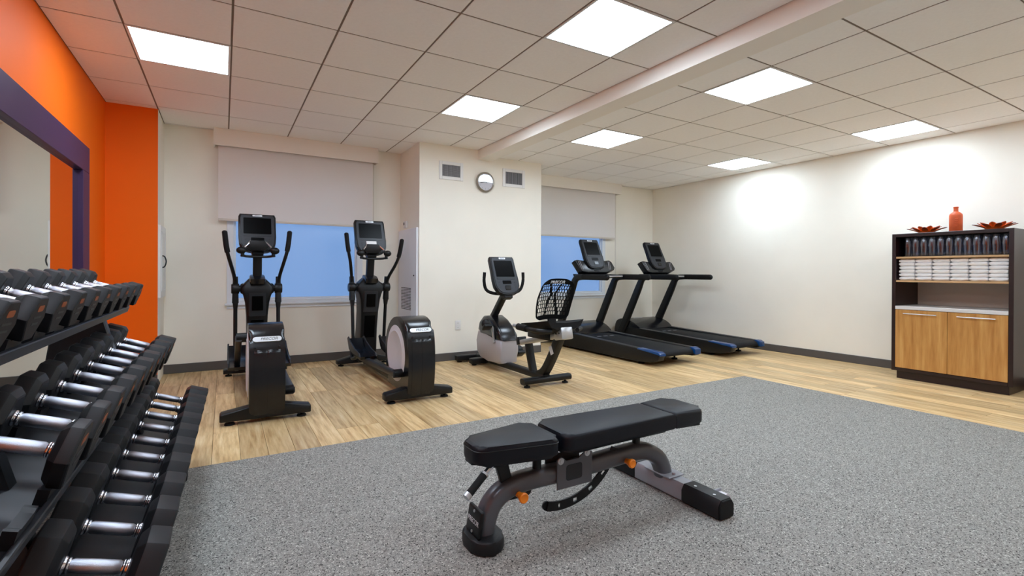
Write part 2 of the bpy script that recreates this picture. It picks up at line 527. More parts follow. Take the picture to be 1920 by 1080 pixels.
def tile(x0, x1, y0, y1, z):
    g = 0.0065
    k = (round(x1 - x0, 3), round(y1 - y0, 3))
    if k not in tile_cache:
        b = new(); box(b, (0, 0, 0.00175), (x1 - x0 - 2 * g, y1 - y0 - 2 * g, 0.0035), 0.001, 1)
        me = bpy.data.meshes.new('ceiling_tile'); b.to_mesh(me); b.free(); me.materials.append(MATS['ceiling_tile'])
        tile_cache[k] = me
    o = bpy.data.objects.new('ceiling_tile', tile_cache[k]); COL.objects.link(o); o.parent = ceiling
    o.location = ((x0 + x1) / 2, (y0 + y1) / 2, z)
for cs, xa, xb, z in ((colsL, XL, BX0, ZL), (colsR, BX1, XR, ZR)):
    for x0 in cs:
        a, b = max(x0, xa), min(x0 + G, xb)
        if b - a < 0.03: continue
        for y0 in rows:
            c, d = max(y0, YN), min(y0 + G, YB)
            if d - c < 0.03: continue
            if any(abs(lx - x0) < 0.05 and abs(ly - y0) < 0.05 and abs(lz - z) < 0.01 for lx, ly, lz in LIGHTS): continue
            if xa < 0 and a >= COX0 and c >= COY: continue
            tile(a, b, c, d, z)

# ---- ceiling lights
def ceiling_light(x, y, z, label, group, name='ceiling_light'):
    t = thing(name, label, 'ceiling light', (x + G / 2, y + G / 2, z), 0, group)
    b = new(); h = G / 2 - 0.004; w = 0.016
    for s in (-1, 1):
        span(b, -h, h, s * h, s * (h - w), -0.004, 0.0034); span(b, s * h, s * (h - w), -h + w, h - w, -0.004, 0.0034)
    finish('frame', b, 'white_paint', t, 0)
    b = new(); span(b, -h + w, h - w, -h + w, h - w, -0.001, 0.0034)
    finish('diffuser', b, 'diffuser', t, 0)
wh = {(-0.565, 2): 'square ceiling panel light over the nearer side of the elliptical by the orange corner',
      (1.875, 1): 'square ceiling panel light beside the beam, over the rubber floor',
      (1.875, 2): 'square ceiling panel light beside the beam, nearest to the clock column',
      (3.502, 0): 'square ceiling panel light past the beam, farthest from the column vents',
      (3.502, 1): 'square ceiling panel light past the beam, over the rubber floor',
      (3.502, 2): 'square ceiling panel light past the beam, nearest to the column vents',
      (5.942, 1): 'square ceiling panel light by the long cream wall, above the towel cabinet side',
      (5.942, 2): 'square ceiling panel light by the long cream wall, nearest to the treadmills'}
off = {(-0.565, 0): 'square ceiling panel light over the end of the dumbbell rack away from the windows',
       (-0.565, 1): 'square ceiling panel light over the middle of the dumbbell rack',
       (1.875, 0): 'square ceiling panel light beside the beam, farthest from the clock column',
       (5.942, 0): 'square ceiling panel light by the long cream wall, farthest from the treadmills'}
for i, (lx, ly, lz) in enumerate(LIGHTS):
    k = (lx, i % 3)
    if k in wh: ceiling_light(lx, ly, lz, wh[k], 'ceiling panel lights')
    else: ceiling_light(lx, ly, lz, off[k], 'ceiling panel lights', 'ceiling_light_offscreen')

# ================================================================= WINDOWS AND SHADES
for n, (x0, x1, z0, z1) in enumerate(WINS):
    wo = bpy.data.objects.new('window_%d' % (n + 1), None); COL.objects.link(wo); struct(wo)
    wo.location = ((x0 + x1) / 2, YB, z0)
    tag(wo, 'white framed window behind the ellipticals' if n == 0 else 'white framed window behind the treadmills', 'window')
    hw, H = (x1 - x0) / 2, z1 - z0
    b = new(); fw = 0.07
    for s in (-1, 1):
        span(b, s * hw, s * (hw - fw), -0.015, 0.07, 0, H, 0.004, 1)
    span(b, -hw + fw, hw - fw, -0.015, 0.07, H - fw, H, 0.004, 1); span(b, -hw + fw, hw - fw, -0.015, 0.07, 0, fw - 0.02, 0.004, 1)
    finish('window_frame', b, 'white_trim', wo)
    b = new(); sw = 0.022
    a = hw - fw
    for s in (-1, 1):
        span(b, s * a, s * (a - sw), 0.02, 0.05, fw - 0.02, H - fw)
    span(b, -a + sw, a - sw, 0.02, 0.05, fw - 0.02, fw - 0.02 + sw); span(b, -a + sw, a - sw, 0.02, 0.05, H - fw - sw, H - fw)
    finish('sash', b, 'white_trim', wo)
    b = new(); span(b, -a + sw, a - sw, 0.032, 0.036, fw - 0.02 + sw, H - fw - sw)
    finish('pane', b, 'window_glass', wo, 0)
    b = new(); span(b, -hw - 0.02, hw + 0.02, -0.035, 0.0, -0.012, 0.012, 0.004, 1); span(b, -hw, hw, -0.012, 0.0, -0.05, -0.012)
    finish('window_sill', b, 'white_trim', wo)

def shade(x0, x1, zb, zt, vx0, vx1, vz, label):
    t = thing('roller_shade', label, 'roller shade', ((x0 + x1) / 2, YB, zt), 0)
    xc = (x0 + x1) / 2
    b = new()
    span(b, vx0 - xc, vx1 - xc, -0.14, -0.125, vz - zt, 0); span(b, vx0 - xc, vx0 - xc + 0.015, -0.125, 0, vz - zt, 0)
    span(b, vx1 - xc - 0.015, vx1 - xc, -0.125, 0, vz - zt, 0)
    finish('valance', b, 'beam', t, 0)
    b = new(); span(b, x0 - xc, x1 - xc, -0.0815, -0.080, zb - zt + 0.02, -0.02)
    finish('shade_fabric', b, 'shade_fabric', t, 0)
    b = new(); span(b, x0 - xc, x1 - xc, -0.088, -0.073, zb - zt, zb - zt + 0.028, 0.005, 2)
    finish('bottom_bar', b, 'fabric_bar', t)
    b = new(); cx = x1 - xc + 0.012
    tube(b, [(cx, -0.088, vz - zt + 0.06), (cx, -0.088, -1.55), (cx, -0.081, -1.575), (cx, -0.074, -1.55), (cx, -0.074, vz - zt + 0.06)], 0.0025, 6)
    finish('pull_chain', b, 'fabric_bar', t)
shade(-0.055, 1.680, 1.695, ZL, -0.100, 1.738, 2.535, 'white roller shade half drawn over the window behind the ellipticals')
shade(4.06, 5.885, 1.705, ZR, 4.00, 5.985, 2.485, 'white roller shade half drawn over the window behind the treadmills')

# ================================================================= THINGS ON THE WALLS
# mirror on the orange wall
my0, my1, mz0, mz1, fw = 1.3, 5.05, 0.22, 2.105, 0.205
t = thing('wall_mirror', 'large purple framed mirror on the orange wall behind the dumbbell rack', 'mirror', (XL, (my0 + my1) / 2, mz0))
hl, H = (my1 - my0) / 2, mz1 - mz0
for nm, y0, y1, z0, z1 in (('frame_top', -hl, hl, H - fw, H), ('frame_bottom', -hl, hl, 0, fw), ('frame_side', -hl, -hl + fw, fw, H - fw), ('frame_side', hl - fw, hl, fw, H - fw)):
    b = new(); span(b, 0.001, 0.042, y0, y1, z0, z1, 0.003, 1); finish(nm, b, 'purple', t)
b = new(); span(b, 0.001, 0.010, -hl + fw, hl - fw, fw, H - fw); finish('mirror_glass', b, 'mirror_glass', t, 0)

# white access door on the side of the orange corner
t = thing('access_door', 'white panelled access door with black handle on the orange corner', 'wall cabinet', (-0.565, 6.16, 0.855))
b = new(); span(b, 0.0, 0.022, -0.25, 0.22, 0, 0.73, 0.003, 1); finish('door_panel', b, 'white_paint', t)
b = new()
for y0, y1, z0, z1 in ((-0.19, 0.16, 0.06, 0.075), (-0.19, 0.16, 0.655, 0.67), (-0.19, -0.175, 0.06, 0.67), (0.145, 0.16, 0.06, 0.67)):
    span(b, 0.022, 0.028, y0, y1, z0, z1, 0.002, 1)
finish('moulding', b, 'white_paint', t)
b = new(); tube(b, [(0.022, -0.15, 0.305), (0.045, -0.15, 0.315), (0.058, -0.15, 0.365), (0.045, -0.15, 0.415), (0.022, -0.15, 0.425)], 0.006, 8, 5, (0, 1, 0))
finish('handle', b, 'ink', t)

# fan coil panel on the side of the column
t = thing('fan_coil_panel', 'tall white metal access panel with louvres on the column side', 'vent panel', (COX0, 6.08, 0.0))
b = new(); span(b, -0.028, 0, -0.35, 0.35, 0.10, 1.675, 0.003, 1); finish('panel', b, 'panel_white', t)
b = new()
for k in range(4):
    for r in range(15):
        y = -0.115 + k * 0.098; z = 0.64 + r * 0.0195
        span(b, -0.0305, -0.0275, y - 0.043, y + 0.043, z, z + 0.008)
finish('louvre', b, 'vent_dark', t, 0)
b = new(); cyl(b, (-0.028, -0.27, 1.08), (-0.036, -0.27, 1.08), 0.009, 12); finish('latch', b, 'ink', t)
t = thing('thermostat', 'small white thermostat above the fan coil panel', 'thermostat', (COX0, 6.19, 1.745))
b = new(); box(b, (-0.013, 0, 0), (0.026, 0.10, 0.09), 0.005); finish('body', b, 'outlet', t)
b = new(); box(b, (-0.0265, 0.018, 0.012), (0.002, 0.035, 0.035)); finish('display', b, 'ink', t)

# vents and clock on the column face
def wall_vent(x0, x1, z0, z1, label, vertical):
    t = thing('wall_vent', label, 'vent', ((x0 + x1) / 2, COY, z0), 0, 'wall vents on the column')
    w, h = (x1 - x0) / 2, z1 - z0; fwid = 0.042
    b = new()
    for s in (-1, 1): span(b, s * w, s * (w - fwid), -0.012, 0, 0, h, 0.003, 1)
    span(b, -w + fwid, w - fwid, -0.012, 0, 0, fwid, 0.003, 1); span(b, -w + fwid, w - fwid, -0.012, 0, h - fwid, h, 0.003, 1)
    finish('frame', b, 'white_paint', t)
    b = new(); span(b, -w + fwid, w - fwid, -0.0035, 0, fwid, h - fwid); finish('backing', b, 'vent_dark', t, 0)
    iw, ih = w - fwid, h - 2 * fwid
    def slats(n, vert, y0, y1, th):
        for i in range(n):
            b = new()
            if vert:
                x = -iw + (i + 0.5) * 2 * iw / n; span(b, x - th, x + th, y0, y1, fwid, h - fwid)
            else:
                z = fwid + (i + 0.5) * ih / n; span(b, -iw, iw, y0, y1, z - th, z + th)
            finish('slat', b, 'vent_slat', t, 0)
    slats(14 if vertical else 15, True, -0.011, -0.005, 0.0035 if vertical else 0.0028)
    if not vertical: slats(11, False, -0.006, -0.0036, 0.0025)
wall_vent(2.335, 2.668, 2.295, 2.525, 'white grille vent with crossed slats, on the column between clock and fan coil panel', False)
wall_vent(3.255, 3.605, 2.285, 2.53, 'white vent with upright slats, on the column between clock and treadmill alcove', True)
t = thing('wall_clock', 'round wall clock with brushed metal rim between two vents', 'clock', (2.980, COY, 2.312))
R90 = RX(math.radians(90))
b = new(); lathe(b, [(0, 0), (0.128, 0), (0.133, 0.012), (0.131, 0.034), (0.122, 0.043), (0.112, 0.038), (0.110, 0.024), (0, 0.024)], 36, R90); finish('rim', b, 'clock_rim', t)
b = new(); lathe(b, [(0, 0.0245), (0.109, 0.0245), (0.109, 0.027), (0, 0.027)], 36, R90); finish('face', b, 'clock_face', t)
b = new()
for k in range(12):
    a = k * math.pi / 6; ln = 0.014 if k % 3 else 0.02
    box(b, (math.sin(a) * (0.1 - ln / 2), -0.0275, math.cos(a) * (0.1 - ln / 2)), (0.004, 0.001, ln), m=RY(a))
finish('hour_mark', b, 'vent_slat', t, 0)
for nm, ang, ln, w in (('hour_hand', -70, 0.058, 0.010), ('minute_hand', -102, 0.080, 0.008)):
    a = math.radians(ang); b = new()
    box(b, (math.sin(a) * (ln / 2 - 0.012), -0.030, math.cos(a) * (ln / 2 - 0.012)), (w, 0.0012, ln + 0.02), m=RY(a)); finish(nm, b, 'ink', t, 0)
b = new(); lathe(b, [(0, 0.0365), (0.1095, 0.0365), (0.1095, 0.038), (0, 0.038)], 36, R90); finish('cover_glass', b, 'clock_glass', t)

# outlets
for x, z, lb in ((2.603, 0.445, 'white wall outlet on the column, on the elliptical side'), (3.232, 0.452, 'white wall outlet on the column, behind the exercise bike')):
    t = thing('wall_outlet', lb, 'outlet', (x, COY, z), 0, 'wall outlets')
    b = new(); box(b, (0, -0.004, 0), (0.076, 0.008, 0.12), 0.003); finish('cover_plate', b, 'outlet', t)
    for s in (-1, 1):
        b = new(); box(b, (0, -0.0085, s * 0.027), (0.034, 0.002, 0.034), 0.0008, 1)
        f = finish('socket', b, 'white_paint', t)
        b = new()
        for q in (-1, 1): box(b, (q * 0.007, -0.0098, s * 0.027), (0.003, 0.001, 0.010))
        finish('slot', b, 'ink', f, 0)

# ================================================================= DUMBBELL RACK
RK = Vector((-0.5, 2.42, 0))
TILT = math.radians(18.8)
cu, su = math.cos(TILT), math.sin(TILT)
Y_FAR, Y_STEP = 3.43, 0.207
# (handle centre X, Z, head apothem, head length, tray drop)
TIERS = [('top', -0.553, 1.036, 0.061, 0.074, 0.100),
         ('middle', -0.420, 0.714, 0.073, 0.096, 0.112),
         ('bottom', -0.276, 0.386, 0.087, 0.112, 0.122)]
rack = thing('dumbbell_rack', 'dark grey three tier dumbbell rack along the orange wall', 'dumbbell rack', RK)
RY0, RY1 = 1.20, 3.56
def tier_matrix(X, Z, Yw):      # local axes: x along the handle towards the room, y along the rack, z off the tray
    return Matrix(((cu, 0, su, X - RK.x), (0, 1, 0, Yw - RK.y), (-su, 0, cu, Z), (0, 0, 0, 1)))
for nm, X, Z, ap, hl_, drop in TIERS:
    M = tier_matrix(X, Z, (RY0 + RY1) / 2); L2 = (RY1 - RY0) / 2
    b = new(); span(b, -0.10, 0.10, -L2, L2, -drop - 0.005, -drop, 0.001, 1); tr = finish('tray', b, 'rack_metal', rack, matrix=M)
    for s in (-1, 1):
        b = new(); span(b, s * 0.098, s * 0.112, -L2, L2, -drop - 0.02, -drop + 0.016, 0.003, 1); finish('tray_lip', b, 'rack_metal', tr, matrix=M)
    b = new(); prism(b, [(-0.05, -drop), (0.05, -drop), (0.062, -ap + 0.004), (0.05, -ap + 0.004), (0.036, -ap - 0.0015), (-0.036, -ap - 0.0015), (-0.05, -ap + 0.004), (-0.062, -ap + 0.004)], -0.012, 0.012, 'x')
    me = bpy.data.meshes.new('cradle'); bmesh.ops.recalc_face_normals(b, faces=b.faces[:]); b.to_mesh(me); b.free(); me.materials.append(MATS['rubber_black'])
    for k in range(11):
        for s in (-1, 1):
            o = bpy.data.objects.new('cradle', me); COL.objects.link(o); o.parent = rack
            o.matrix_local = tier_matrix(X, Z, Y_FAR - Y_STEP * k) @ T(s * 0.088, 0, 0)
for yw in (3.12, 1.62):
    y = yw - RK.y
    b = new()
    prism(b, [(-0.62 - RK.x, 0.93), (-0.52 - RK.x, 0.90), (-0.30 - RK.x, 0.06), (-0.46 - RK.x, 0.06), (-0.74 - RK.x, 0.66), (-0.72 - RK.x, 0.80)], y - 0.03, y + 0.03, 'y', 0.006, 1)
    finish('upright', b, 'rack_metal', rack)
    b = new(); span(b, -0.86 - RK.x, -0.215 - RK.x, y - 0.035, y + 0.035, 0.012, 0.075, 0.01); ft = finish('foot', b, 'rack_metal', rack)
    b = new(); span(b, -0.235 - RK.x, -0.165 - RK.x, y - 0.042, y + 0.042, 0.0, 0.086, 0.016, 3); finish('foot_cap', b, 'rubber_black', ft)
    b = new(); span(b, -0.90 - RK.x, -0.83 - RK.x, y - 0.042, y + 0.042, 0.0, 0.086, 0.016, 3); finish('foot_cap', b, 'rubber_black', ft)
    for nm, X, Z, ap, hl_, drop in TIERS:
        M = tier_matrix(X, Z, yw)
        b = new(); span(b, -0.12 if nm != 'top' else -0.06, 0.085, -0.028, 0.028, -drop - 0.07, -drop - 0.006, 0.004, 1); finish('bracket', b, 'rack_metal', rack, matrix=M)
b = new(); span(b, -0.50 - RK.x, -0.44 - RK.x, 1.62 - RK.y, 3.12 - RK.y, 0.10, 0.16, 0.005, 1); finish('cross_bar', b, 'rack_metal', rack)

# ================================================================= DUMBBELLS
def hexagon(ap, sgn=1):
    R = ap / math.cos(math.pi / 6)
    return [(R * math.cos(math.pi / 3 * i), R * math.sin(math.pi / 3 * i)) for i in range(6)]
def dumbbell_meshes(ap, hl_, grip=0.138):
    g = grip / 2
    b = new(); hx_ = hexagon(1.0); ring = []
    for i in range(6):      # hexagon with softened corners
        p, q0, q1 = Vector(hx_[i]), Vector(hx_[i - 1]), Vector(hx_[(i + 1) % 6])
        ring += [p.lerp(q0, 0.06), p * 0.99, p.lerp(q1, 0.06)]
    secs = [(g, 0.74), (g + 0.002, 0.80), (g + 0.017, 0.985), (g + 0.021, 1.0), (g + hl_ - 0.006, 1.0), (g + hl_ - 0.002, 0.975), (g + hl_, 0.93)]
    rows_ = [[b.verts.new((u, p.x * ap * k, p.y * ap * k)) for p in ring] for u, k in secs]
    n = len(ring)
    for r0, r1 in zip(rows_[:-1], rows_[1:]):
        for i in range(n): b.faces.new((r0[i], r0[(i + 1) % n], r1[(i + 1) % n], r1[i]))
    b.faces.new(rows_[0]); b.faces.new(rows_[-1])
    bmesh.ops.recalc_face_normals(b, faces=b.faces[:]); head = bpy.data.meshes.new('head'); b.to_mesh(head); b.free()
    head.materials.append(MATS['rubber_black'])
    head.polygons.foreach_set('use_smooth', [True] * len(head.polygons)); head.set_sharp_from_angle(angle=math.radians(22))
    b = new(); lathe(b, [(0, -g), (0.0145, -g), (0.0145, -g + 0.018), (0.0168, -g + 0.022), (0.0172, 0), (0.0168, g - 0.022), (0.0145, g - 0.018), (0.0145, g), (0, g)], 18, RY(math.pi / 2))
    handle = bpy.data.meshes.new('handle'); b.to_mesh(handle); b.free(); handle.materials.append(MATS['knurl'])
    handle.polygons.foreach_set('use_smooth', [True] * len(handle.polygons))
    b = new(); lathe(b, [(0.012, g - 0.017), (0.018, g - 0.015), (0.0185, g - 0.009), (0.0165, g - 0.008), (0.0205, g - 0.005), (0.0215, g + 0.002), (0.012, g + 0.002)], 16, RY(math.pi / 2))
    collar = bpy.data.meshes.new('collar'); b.to_mesh(collar); b.free(); collar.materials.append(MATS['chrome'])
    collar.polygons.foreach_set('use_smooth', [True] * len(collar.polygons))
    e = g + hl_ + 0.0004
    b = new(); prism(b, round_rect(-ap * 0.38, ap * 0.38, ap * 0.34, ap * 0.62, ap * 0.1, 2), e - 0.0003, e + 0.0004, 'x')
    logo = bpy.data.meshes.new('emblem'); bmesh.ops.recalc_face_normals(b, faces=b.faces[:]); b.to_mesh(logo); b.free(); logo.materials.append(MATS['knob_dull'])
    b = new()
    for z0, w in ((0.02, 0.5), (-0.28, 0.42)):
        prism(b, round_rect(-ap * w, ap * w, ap * z0, ap * (z0 + 0.1), ap * 0.04, 2), e - 0.0003, e + 0.0004, 'x')
    band = bpy.data.meshes.new('print_band'); bmesh.ops.recalc_face_normals(b, faces=b.faces[:]); b.to_mesh(band); b.free(); band.materials.append(MATS['charcoal'])
    return head, handle, collar, logo, band
mat('knob_dull', (150, 74, 30), 0.5)
ORD = ['first', 'second', 'third', 'fourth', 'fifth', 'sixth', 'seventh', 'eighth', 'ninth', 'tenth']
SIZE = {'top': 'small', 'middle': 'medium', 'bottom': 'large'}
FLIP = RZ(math.pi)
for nm, X, Z, ap, hl_, drop in TIERS:
    for k in range(10):         # heavier ones stand towards the orange corner
        head, handle, collar, logo, band = dumbbell_meshes(ap, hl_ - {'top': 0.0028, 'middle': 0.0054, 'bottom': 0.0048}[nm] * k)
        t = thing('dumbbell', '%s black hex dumbbell with chrome handle, %s from the orange corner on the %s tier' % (SIZE[nm], ORD[k], nm),
                  'dumbbell', (0, 0, 0), 0, 'dumbbells on the %s tier of the rack' % nm)
        t.matrix_world = Matrix(((cu, 0, su, X), (0, 1, 0, Y_FAR - Y_STEP * k), (-su, 0, cu, Z), (0, 0, 0, 1))) @ RX(random.uniform(-0.03, 0.03) if nm == 'top' else 0)
        def add(me, m=None, par=t):
            o = bpy.data.objects.new(me.name.split('.')[0], me); COL.objects.link(o); o.parent = par
            if m is not None: o.matrix_local = m
            return o
        h1 = add(head); add(head, FLIP); add(handle); add(collar); add(collar, FLIP)
        add(logo, None, h1); add(band, None, h1)

# ================================================================= CONSOLE SHARED BY THE MACHINES
def console(t, y, z, w, h, tilt, wb=None, thick=0.06):
    """screen unit facing -y; (y,z) is the middle of its lower edge"""
    wb = wb or w * 0.66
    M = T(0, y, z) @ RX(-tilt)
    hw, hb = w / 2, wb / 2
    out = smooth_pts([(-hb, 0.012), (0, 0), (hb, 0.012), (hw * 0.93, h * 0.16), (hw, h * 0.40)], 4) + \
          [Vector((hw * 1.0, h * 0.93)), Vector((hw * 0.93, h)), Vector((-hw * 0.93, h)), Vector((-hw, h * 0.93))] + \
          smooth_pts([(-hw, h * 0.40), (-hw * 0.93, h * 0.16), (-hb, 0.012)], 4)[:-1]
    out = [(p[0], p[1]) for p in out]
    b = new(); prism(b, out, -thick / 2, thick / 2, 'y', 0.014, 3); con = finish('console', b, 'black', t, 40, M)
    f = -thick / 2
    ins = [(p[0] * 0.90, h * 0.045 + p[1] * 0.91) for p in out]
    b = new(); prism(b, ins, f - 0.004, f + 0.004, 'y', 0.003, 1); finish('fascia', b, 'console_grey', con, 40, M)
    b = new(); prism(b, round_rect(-hw * 0.74, hw * 0.74, h * 0.46, h * 0.885, 0.006), f - 0.006, f, 'y'); finish('screen', b, 'screen', con, 30, M)
    b = new(); prism(b, round_rect(-hw * 0.74, hw * 0.74, h * 0.395, h * 0.45, 0.005), f - 0.0065, f, 'y'); finish('screen_ledge', b, 'charcoal', con, 30, M)
    b = new(); prism(b, round_rect(-hw * 0.35, hw * 0.35, h * 0.27, h * 0.36, 0.006), f - 0.006, f, 'y'); finish('keypad', b, 'screen', con, 30, M)
    b = new(); prism(b, round_rect(-hw * 0.22, hw * 0.22, h * 0.12, h * 0.23, 0.01), f - 0.012, f, 'y', 0.003, 1); finish('control_pad', b, 'black_gloss', con, 30, M)
    b = new()
    for s in (-1, 1):
        for q in (0, 1, 2): prism(b, round_rect(s * hw * 0.62 - 0.008, s * hw * 0.62 + 0.008, h * (0.17 + 0.065 * q), h * (0.20 + 0.065 * q), 0.004), f - 0.0055, f, 'y')
    finish('button', b, 'charcoal', con, 30, M)
    b = new(); prism(b, round_rect(-hw * 0.26, hw * 0.26, h * 0.925, h * 0.965, 0.004), f - 0.0065, f, 'y'); bd = finish('badge', b, 'badge', con, 30, M)
    text_part('lettering', 'PRECOR', h * 0.028, 'ink', con, M @ T(0, f - 0.0068, h * 0.945) @ RX(math.pi / 2), ext=0.0003)
    b = new(); prism(b, [(-0.05, -0.03), (0.05, -0.03), (0.07, 0.05), (-0.07, 0.05)], -0.01, thick / 2 + 0.03, 'y', 0.006, 1); finish('mount', b, 'black', con, 30, M)
    return con, M

# ================================================================= ELLIPTICALS
def elliptical(x, rz, label, swing, crank, note):
    t = thing('elliptical_trainer', label, 'elliptical', (x, 4.09, 0), rz)
    b = new(); prism(b, [(-0.31, 0.035), (-0.30, 0.03), (0.30, 0.03), (0.31, 0.035), (0.31, 0.08), (0.30, 0.092), (0.10, 0.125), (-0.10, 0.125), (-0.30, 0.092), (-0.31, 0.08)], -0.05, 0.055, 'y', 0.012, 2)
    rf = finish('rear_foot', b, 'black', t)
    for s in (-1, 1):
        b = new(); cyl(b, (s * 0.245, 0, 0), (s * 0.245, 0, 0.014), 0.036, 18, 0.032); cyl(b, (s * 0.245, 0, 0.012), (s * 0.245, 0, 0.045), 0.008, 8); finish('leveling_pad', b, 'black_soft', rf)
    b = new(); span(b, -0.055, 0.055, 0.03, 1.93, 0.05, 0.125, 0.012); finish('base_rail', b, 'black', t)
    b = new(); prism(b, [(-0.31, 0.03), (0.31, 0.03), (0.31, 0.07), (0.12, 0.12), (-0.12, 0.12), (-0.31, 0.07)], 1.84, 1.96, 'y', 0.012, 2)
    ff = finish('front_foot', b, 'black', t)
    for s in (-1, 1):
        b = new(); cyl(b, (s * 0.26, 1.90, 0), (s * 0.26, 1.90, 0.014), 0.034, 18, 0.03); cyl(b, (s * 0.26, 1.90, 0.01), (s * 0.26, 1.90, 0.04), 0.008, 8); finish('leveling_pad', b, 'black_soft', ff)
    # drive housing
    back = [(-0.045, 0.045), (-0.075, 0.18), (-0.088, 0.33), (-0.082, 0.47), (-0.058, 0.585), (-0.005, 0.662), (0.085, 0.708), (0.20, 0.722),
            (0.34, 0.700), (0.46, 0.635), (0.545, 0.53), (0.575, 0.40), (0.555, 0.25), (0.49, 0.12), (0.44, 0.06)]
    prof = [(p[0], p[1]) for p in smooth_pts(back, 3)]
    b = new(); prism(b, prof, -0.122, 0.122, 'x', 0.035, 4); dh = finish('drive_housing', b, 'black_gloss', t, 50)
    for s in (-1, 1):
        b = new(); M = T(s * 0.1225, 0.262, 0.385) @ RY(s * math.pi / 2)
        lathe(b, [(0, 0.004), (0.195, 0.004), (0.203, 0.009), (0.212, 0.004), (0.252, 0.002), (0.262, -0.006), (0.262, -0.02), (0, -0.02)], 56, M)
        finish('side_disc', b, 'silver_plastic', dh)
    low = [(p[0], p[1]) for p in smooth_pts(back[:5], 5) if p[1] < 0.552]
    cov = [(p[0] - 0.0025, p[1]) for p in low] + [(p[0] + 0.03, p[1]) for p in reversed(low)]
    for s in (-1, 1):
        b = new(); prism(b, cov, s * 0.0006, s * 0.089, 'x', 0.0012, 1); finish('rear_cover', b, 'black_gloss', dh, 50)
    for s in (-1, 1):
        b = new(); cyl(b, (s * 0.082, -0.06, 0.565), (s * 0.082, -0.078, 0.560), 0.006, 10); finish('bolt', b, 'ink', dh)
    Mb = T(0, -0.046, 0.618) @ RX(math.radians(-28))
    b = new(); prism(b, round_rect(-0.098, 0.098, -0.019, 0.019, 0.0185, 6), -0.008, 0.012, 'y', 0.002, 1); bd = finish('badge', b, 'badge', dh, 30, Mb)
    text_part('lettering', 'PRECOR', 0.030, 'ink', dh, Mb @ T(0.012, -0.0085, 0) @ RX(math.pi / 2), 0.25, 0.0004, 0.115)
    # column
    secs = [(0.07, 0.105, 1.66, 1.97), (0.22, 0.100, 1.645, 1.965), (0.45, 0.096, 1.61, 1.90), (0.66, 0.100, 1.572, 1.845), (0.80, 0.112, 1.545, 1.81),
            (0.87, 0.128, 1.535, 1.795), (0.925, 0.150, 1.535, 1.78), (0.965, 0.150, 1.54, 1.765), (1.005, 0.118, 1.55, 1.75), (1.04, 0.085, 1.56, 1.73), (1.065, 0.062, 1.575, 1.70)]
    b = new(); rg = []
    for z_, hw_, ya, yb in secs:
        rr_ = round_rect(-hw_, hw_, ya, yb, 0.035, 4); rg.append([b.verts.new((p[0], p[1], z_)) for p in rr_])
    for r0, r1 in zip(rg[:-1], rg[1:]):
        for i in range(len(r0)): b.faces.new((r0[i], r0[(i + 1) % len(r0)], r1[(i + 1) % len(r0)], r1[i]))
    b.faces.new(list(reversed(rg[0]))); b.faces.new(rg[-1])
    co = finish('column', b, 'black', t, 45)
    b = new(); prism(b, [(1.525, 0.90), (1.555, 0.90), (1.60, 0.66), (1.562, 0.66)], -0.080, 0.080, 'x', 0.006, 1); finish('column_fascia', b, 'charcoal', co)
    b = new(); prism(b, [(1.522, 0.87), (1.55, 0.87), (1.575, 0.72), (1.545, 0.72)], -0.052, 0.052, 'x', 0.004, 1); finish('cup_recess', b, 'screen', co)
    b = new(); prism(b, [(1.574, 0.62), (1.60, 0.62), (1.65, 0.36), (1.618, 0.36)], -0.062, 0.062, 'x', 0.004, 1); finish('lower_recess', b, 'screen', co)
    b = new(); prism(b, [(1.555, 0.985), (1.50, 0.995), (1.485, 1.045), (1.545, 1.075), (1.66, 1.09), (1.70, 1.03)], -0.072, 0.072, 'x', 0.016, 2); finish('column_cap', b, 'black_gloss', co)
    b = new(); cyl(b, (-0.21, 1.62, 0.945), (0.21, 1.62, 0.945), 0.034, 18); finish('pivot_shaft', b, 'black', t)
    for s in (-1, 1):
        b = new(); lathe(b, [(0.034, 0.12), (0.056, 0.13), (0.052, 0.145), (0.045, 0.155), (0.034, 0.155)], 18, T(0, 1.62, 0.945) @ RY(s * math.pi / 2)); finish('shaft_collar', b, 'black', t)
    b = new(); sweep(b, [(0, 1.615, 1.04), (0, 1.585, 1.20), (0, 1.555, 1.36)], rect_prof(0.085, 0.07, 0.015)); finish('neck', b, 'black', t)
    con, M = console(t, 1.52, 1.318, 0.350, 0.425, math.radians(20))
    if note:
        b = new(); prism(b, round_rect(-0.058, 0.058, 0.118, 0.156, 0.003), -0.0385, -0.037, 'y'); finish('paper_note', b, 'white_paint', con, 0, M)
    # fixed grips
    b = new(); tube(b, [(-0.15, 1.42, 1.285), (-0.08, 1.47, 1.275), (0.08, 1.47, 1.275), (0.15, 1.42, 1.285)], 0.013, 10, 3, (0, 1, 0)); hb = finish('handlebar', b, 'black', t)
    for s in (-1, 1):
        b = new(); tube(b, [(s * 0.062, 1.482, 1.435), (s * 0.118, 1.435, 1.372)], 0.009, 10, 0, (0, 1, 0)); finish('pulse_sensor', b, 'chrome', hb)
        b = new(); ellipsoid(b, (s * 0.152, 1.415, 1.335), (0.045, 0.036, 0.036)); tube(b, [(s * 0.135, 1.42, 1.335), (s * 0.142, 1.42, 1.27)], 0.017, 10, 0, (0, 1, 0)); finish('grip_end', b, 'black', hb)
    b = new(); prism(b, [(-0.065, 1.440), (0.065, 1.440), (0.105, 1.375), (0.06, 1.335), (-0.06, 1.335), (-0.105, 1.375)], 1.455, 1.50, 'y', 0.01, 2); finish('reading_rest', b, 'black', hb)
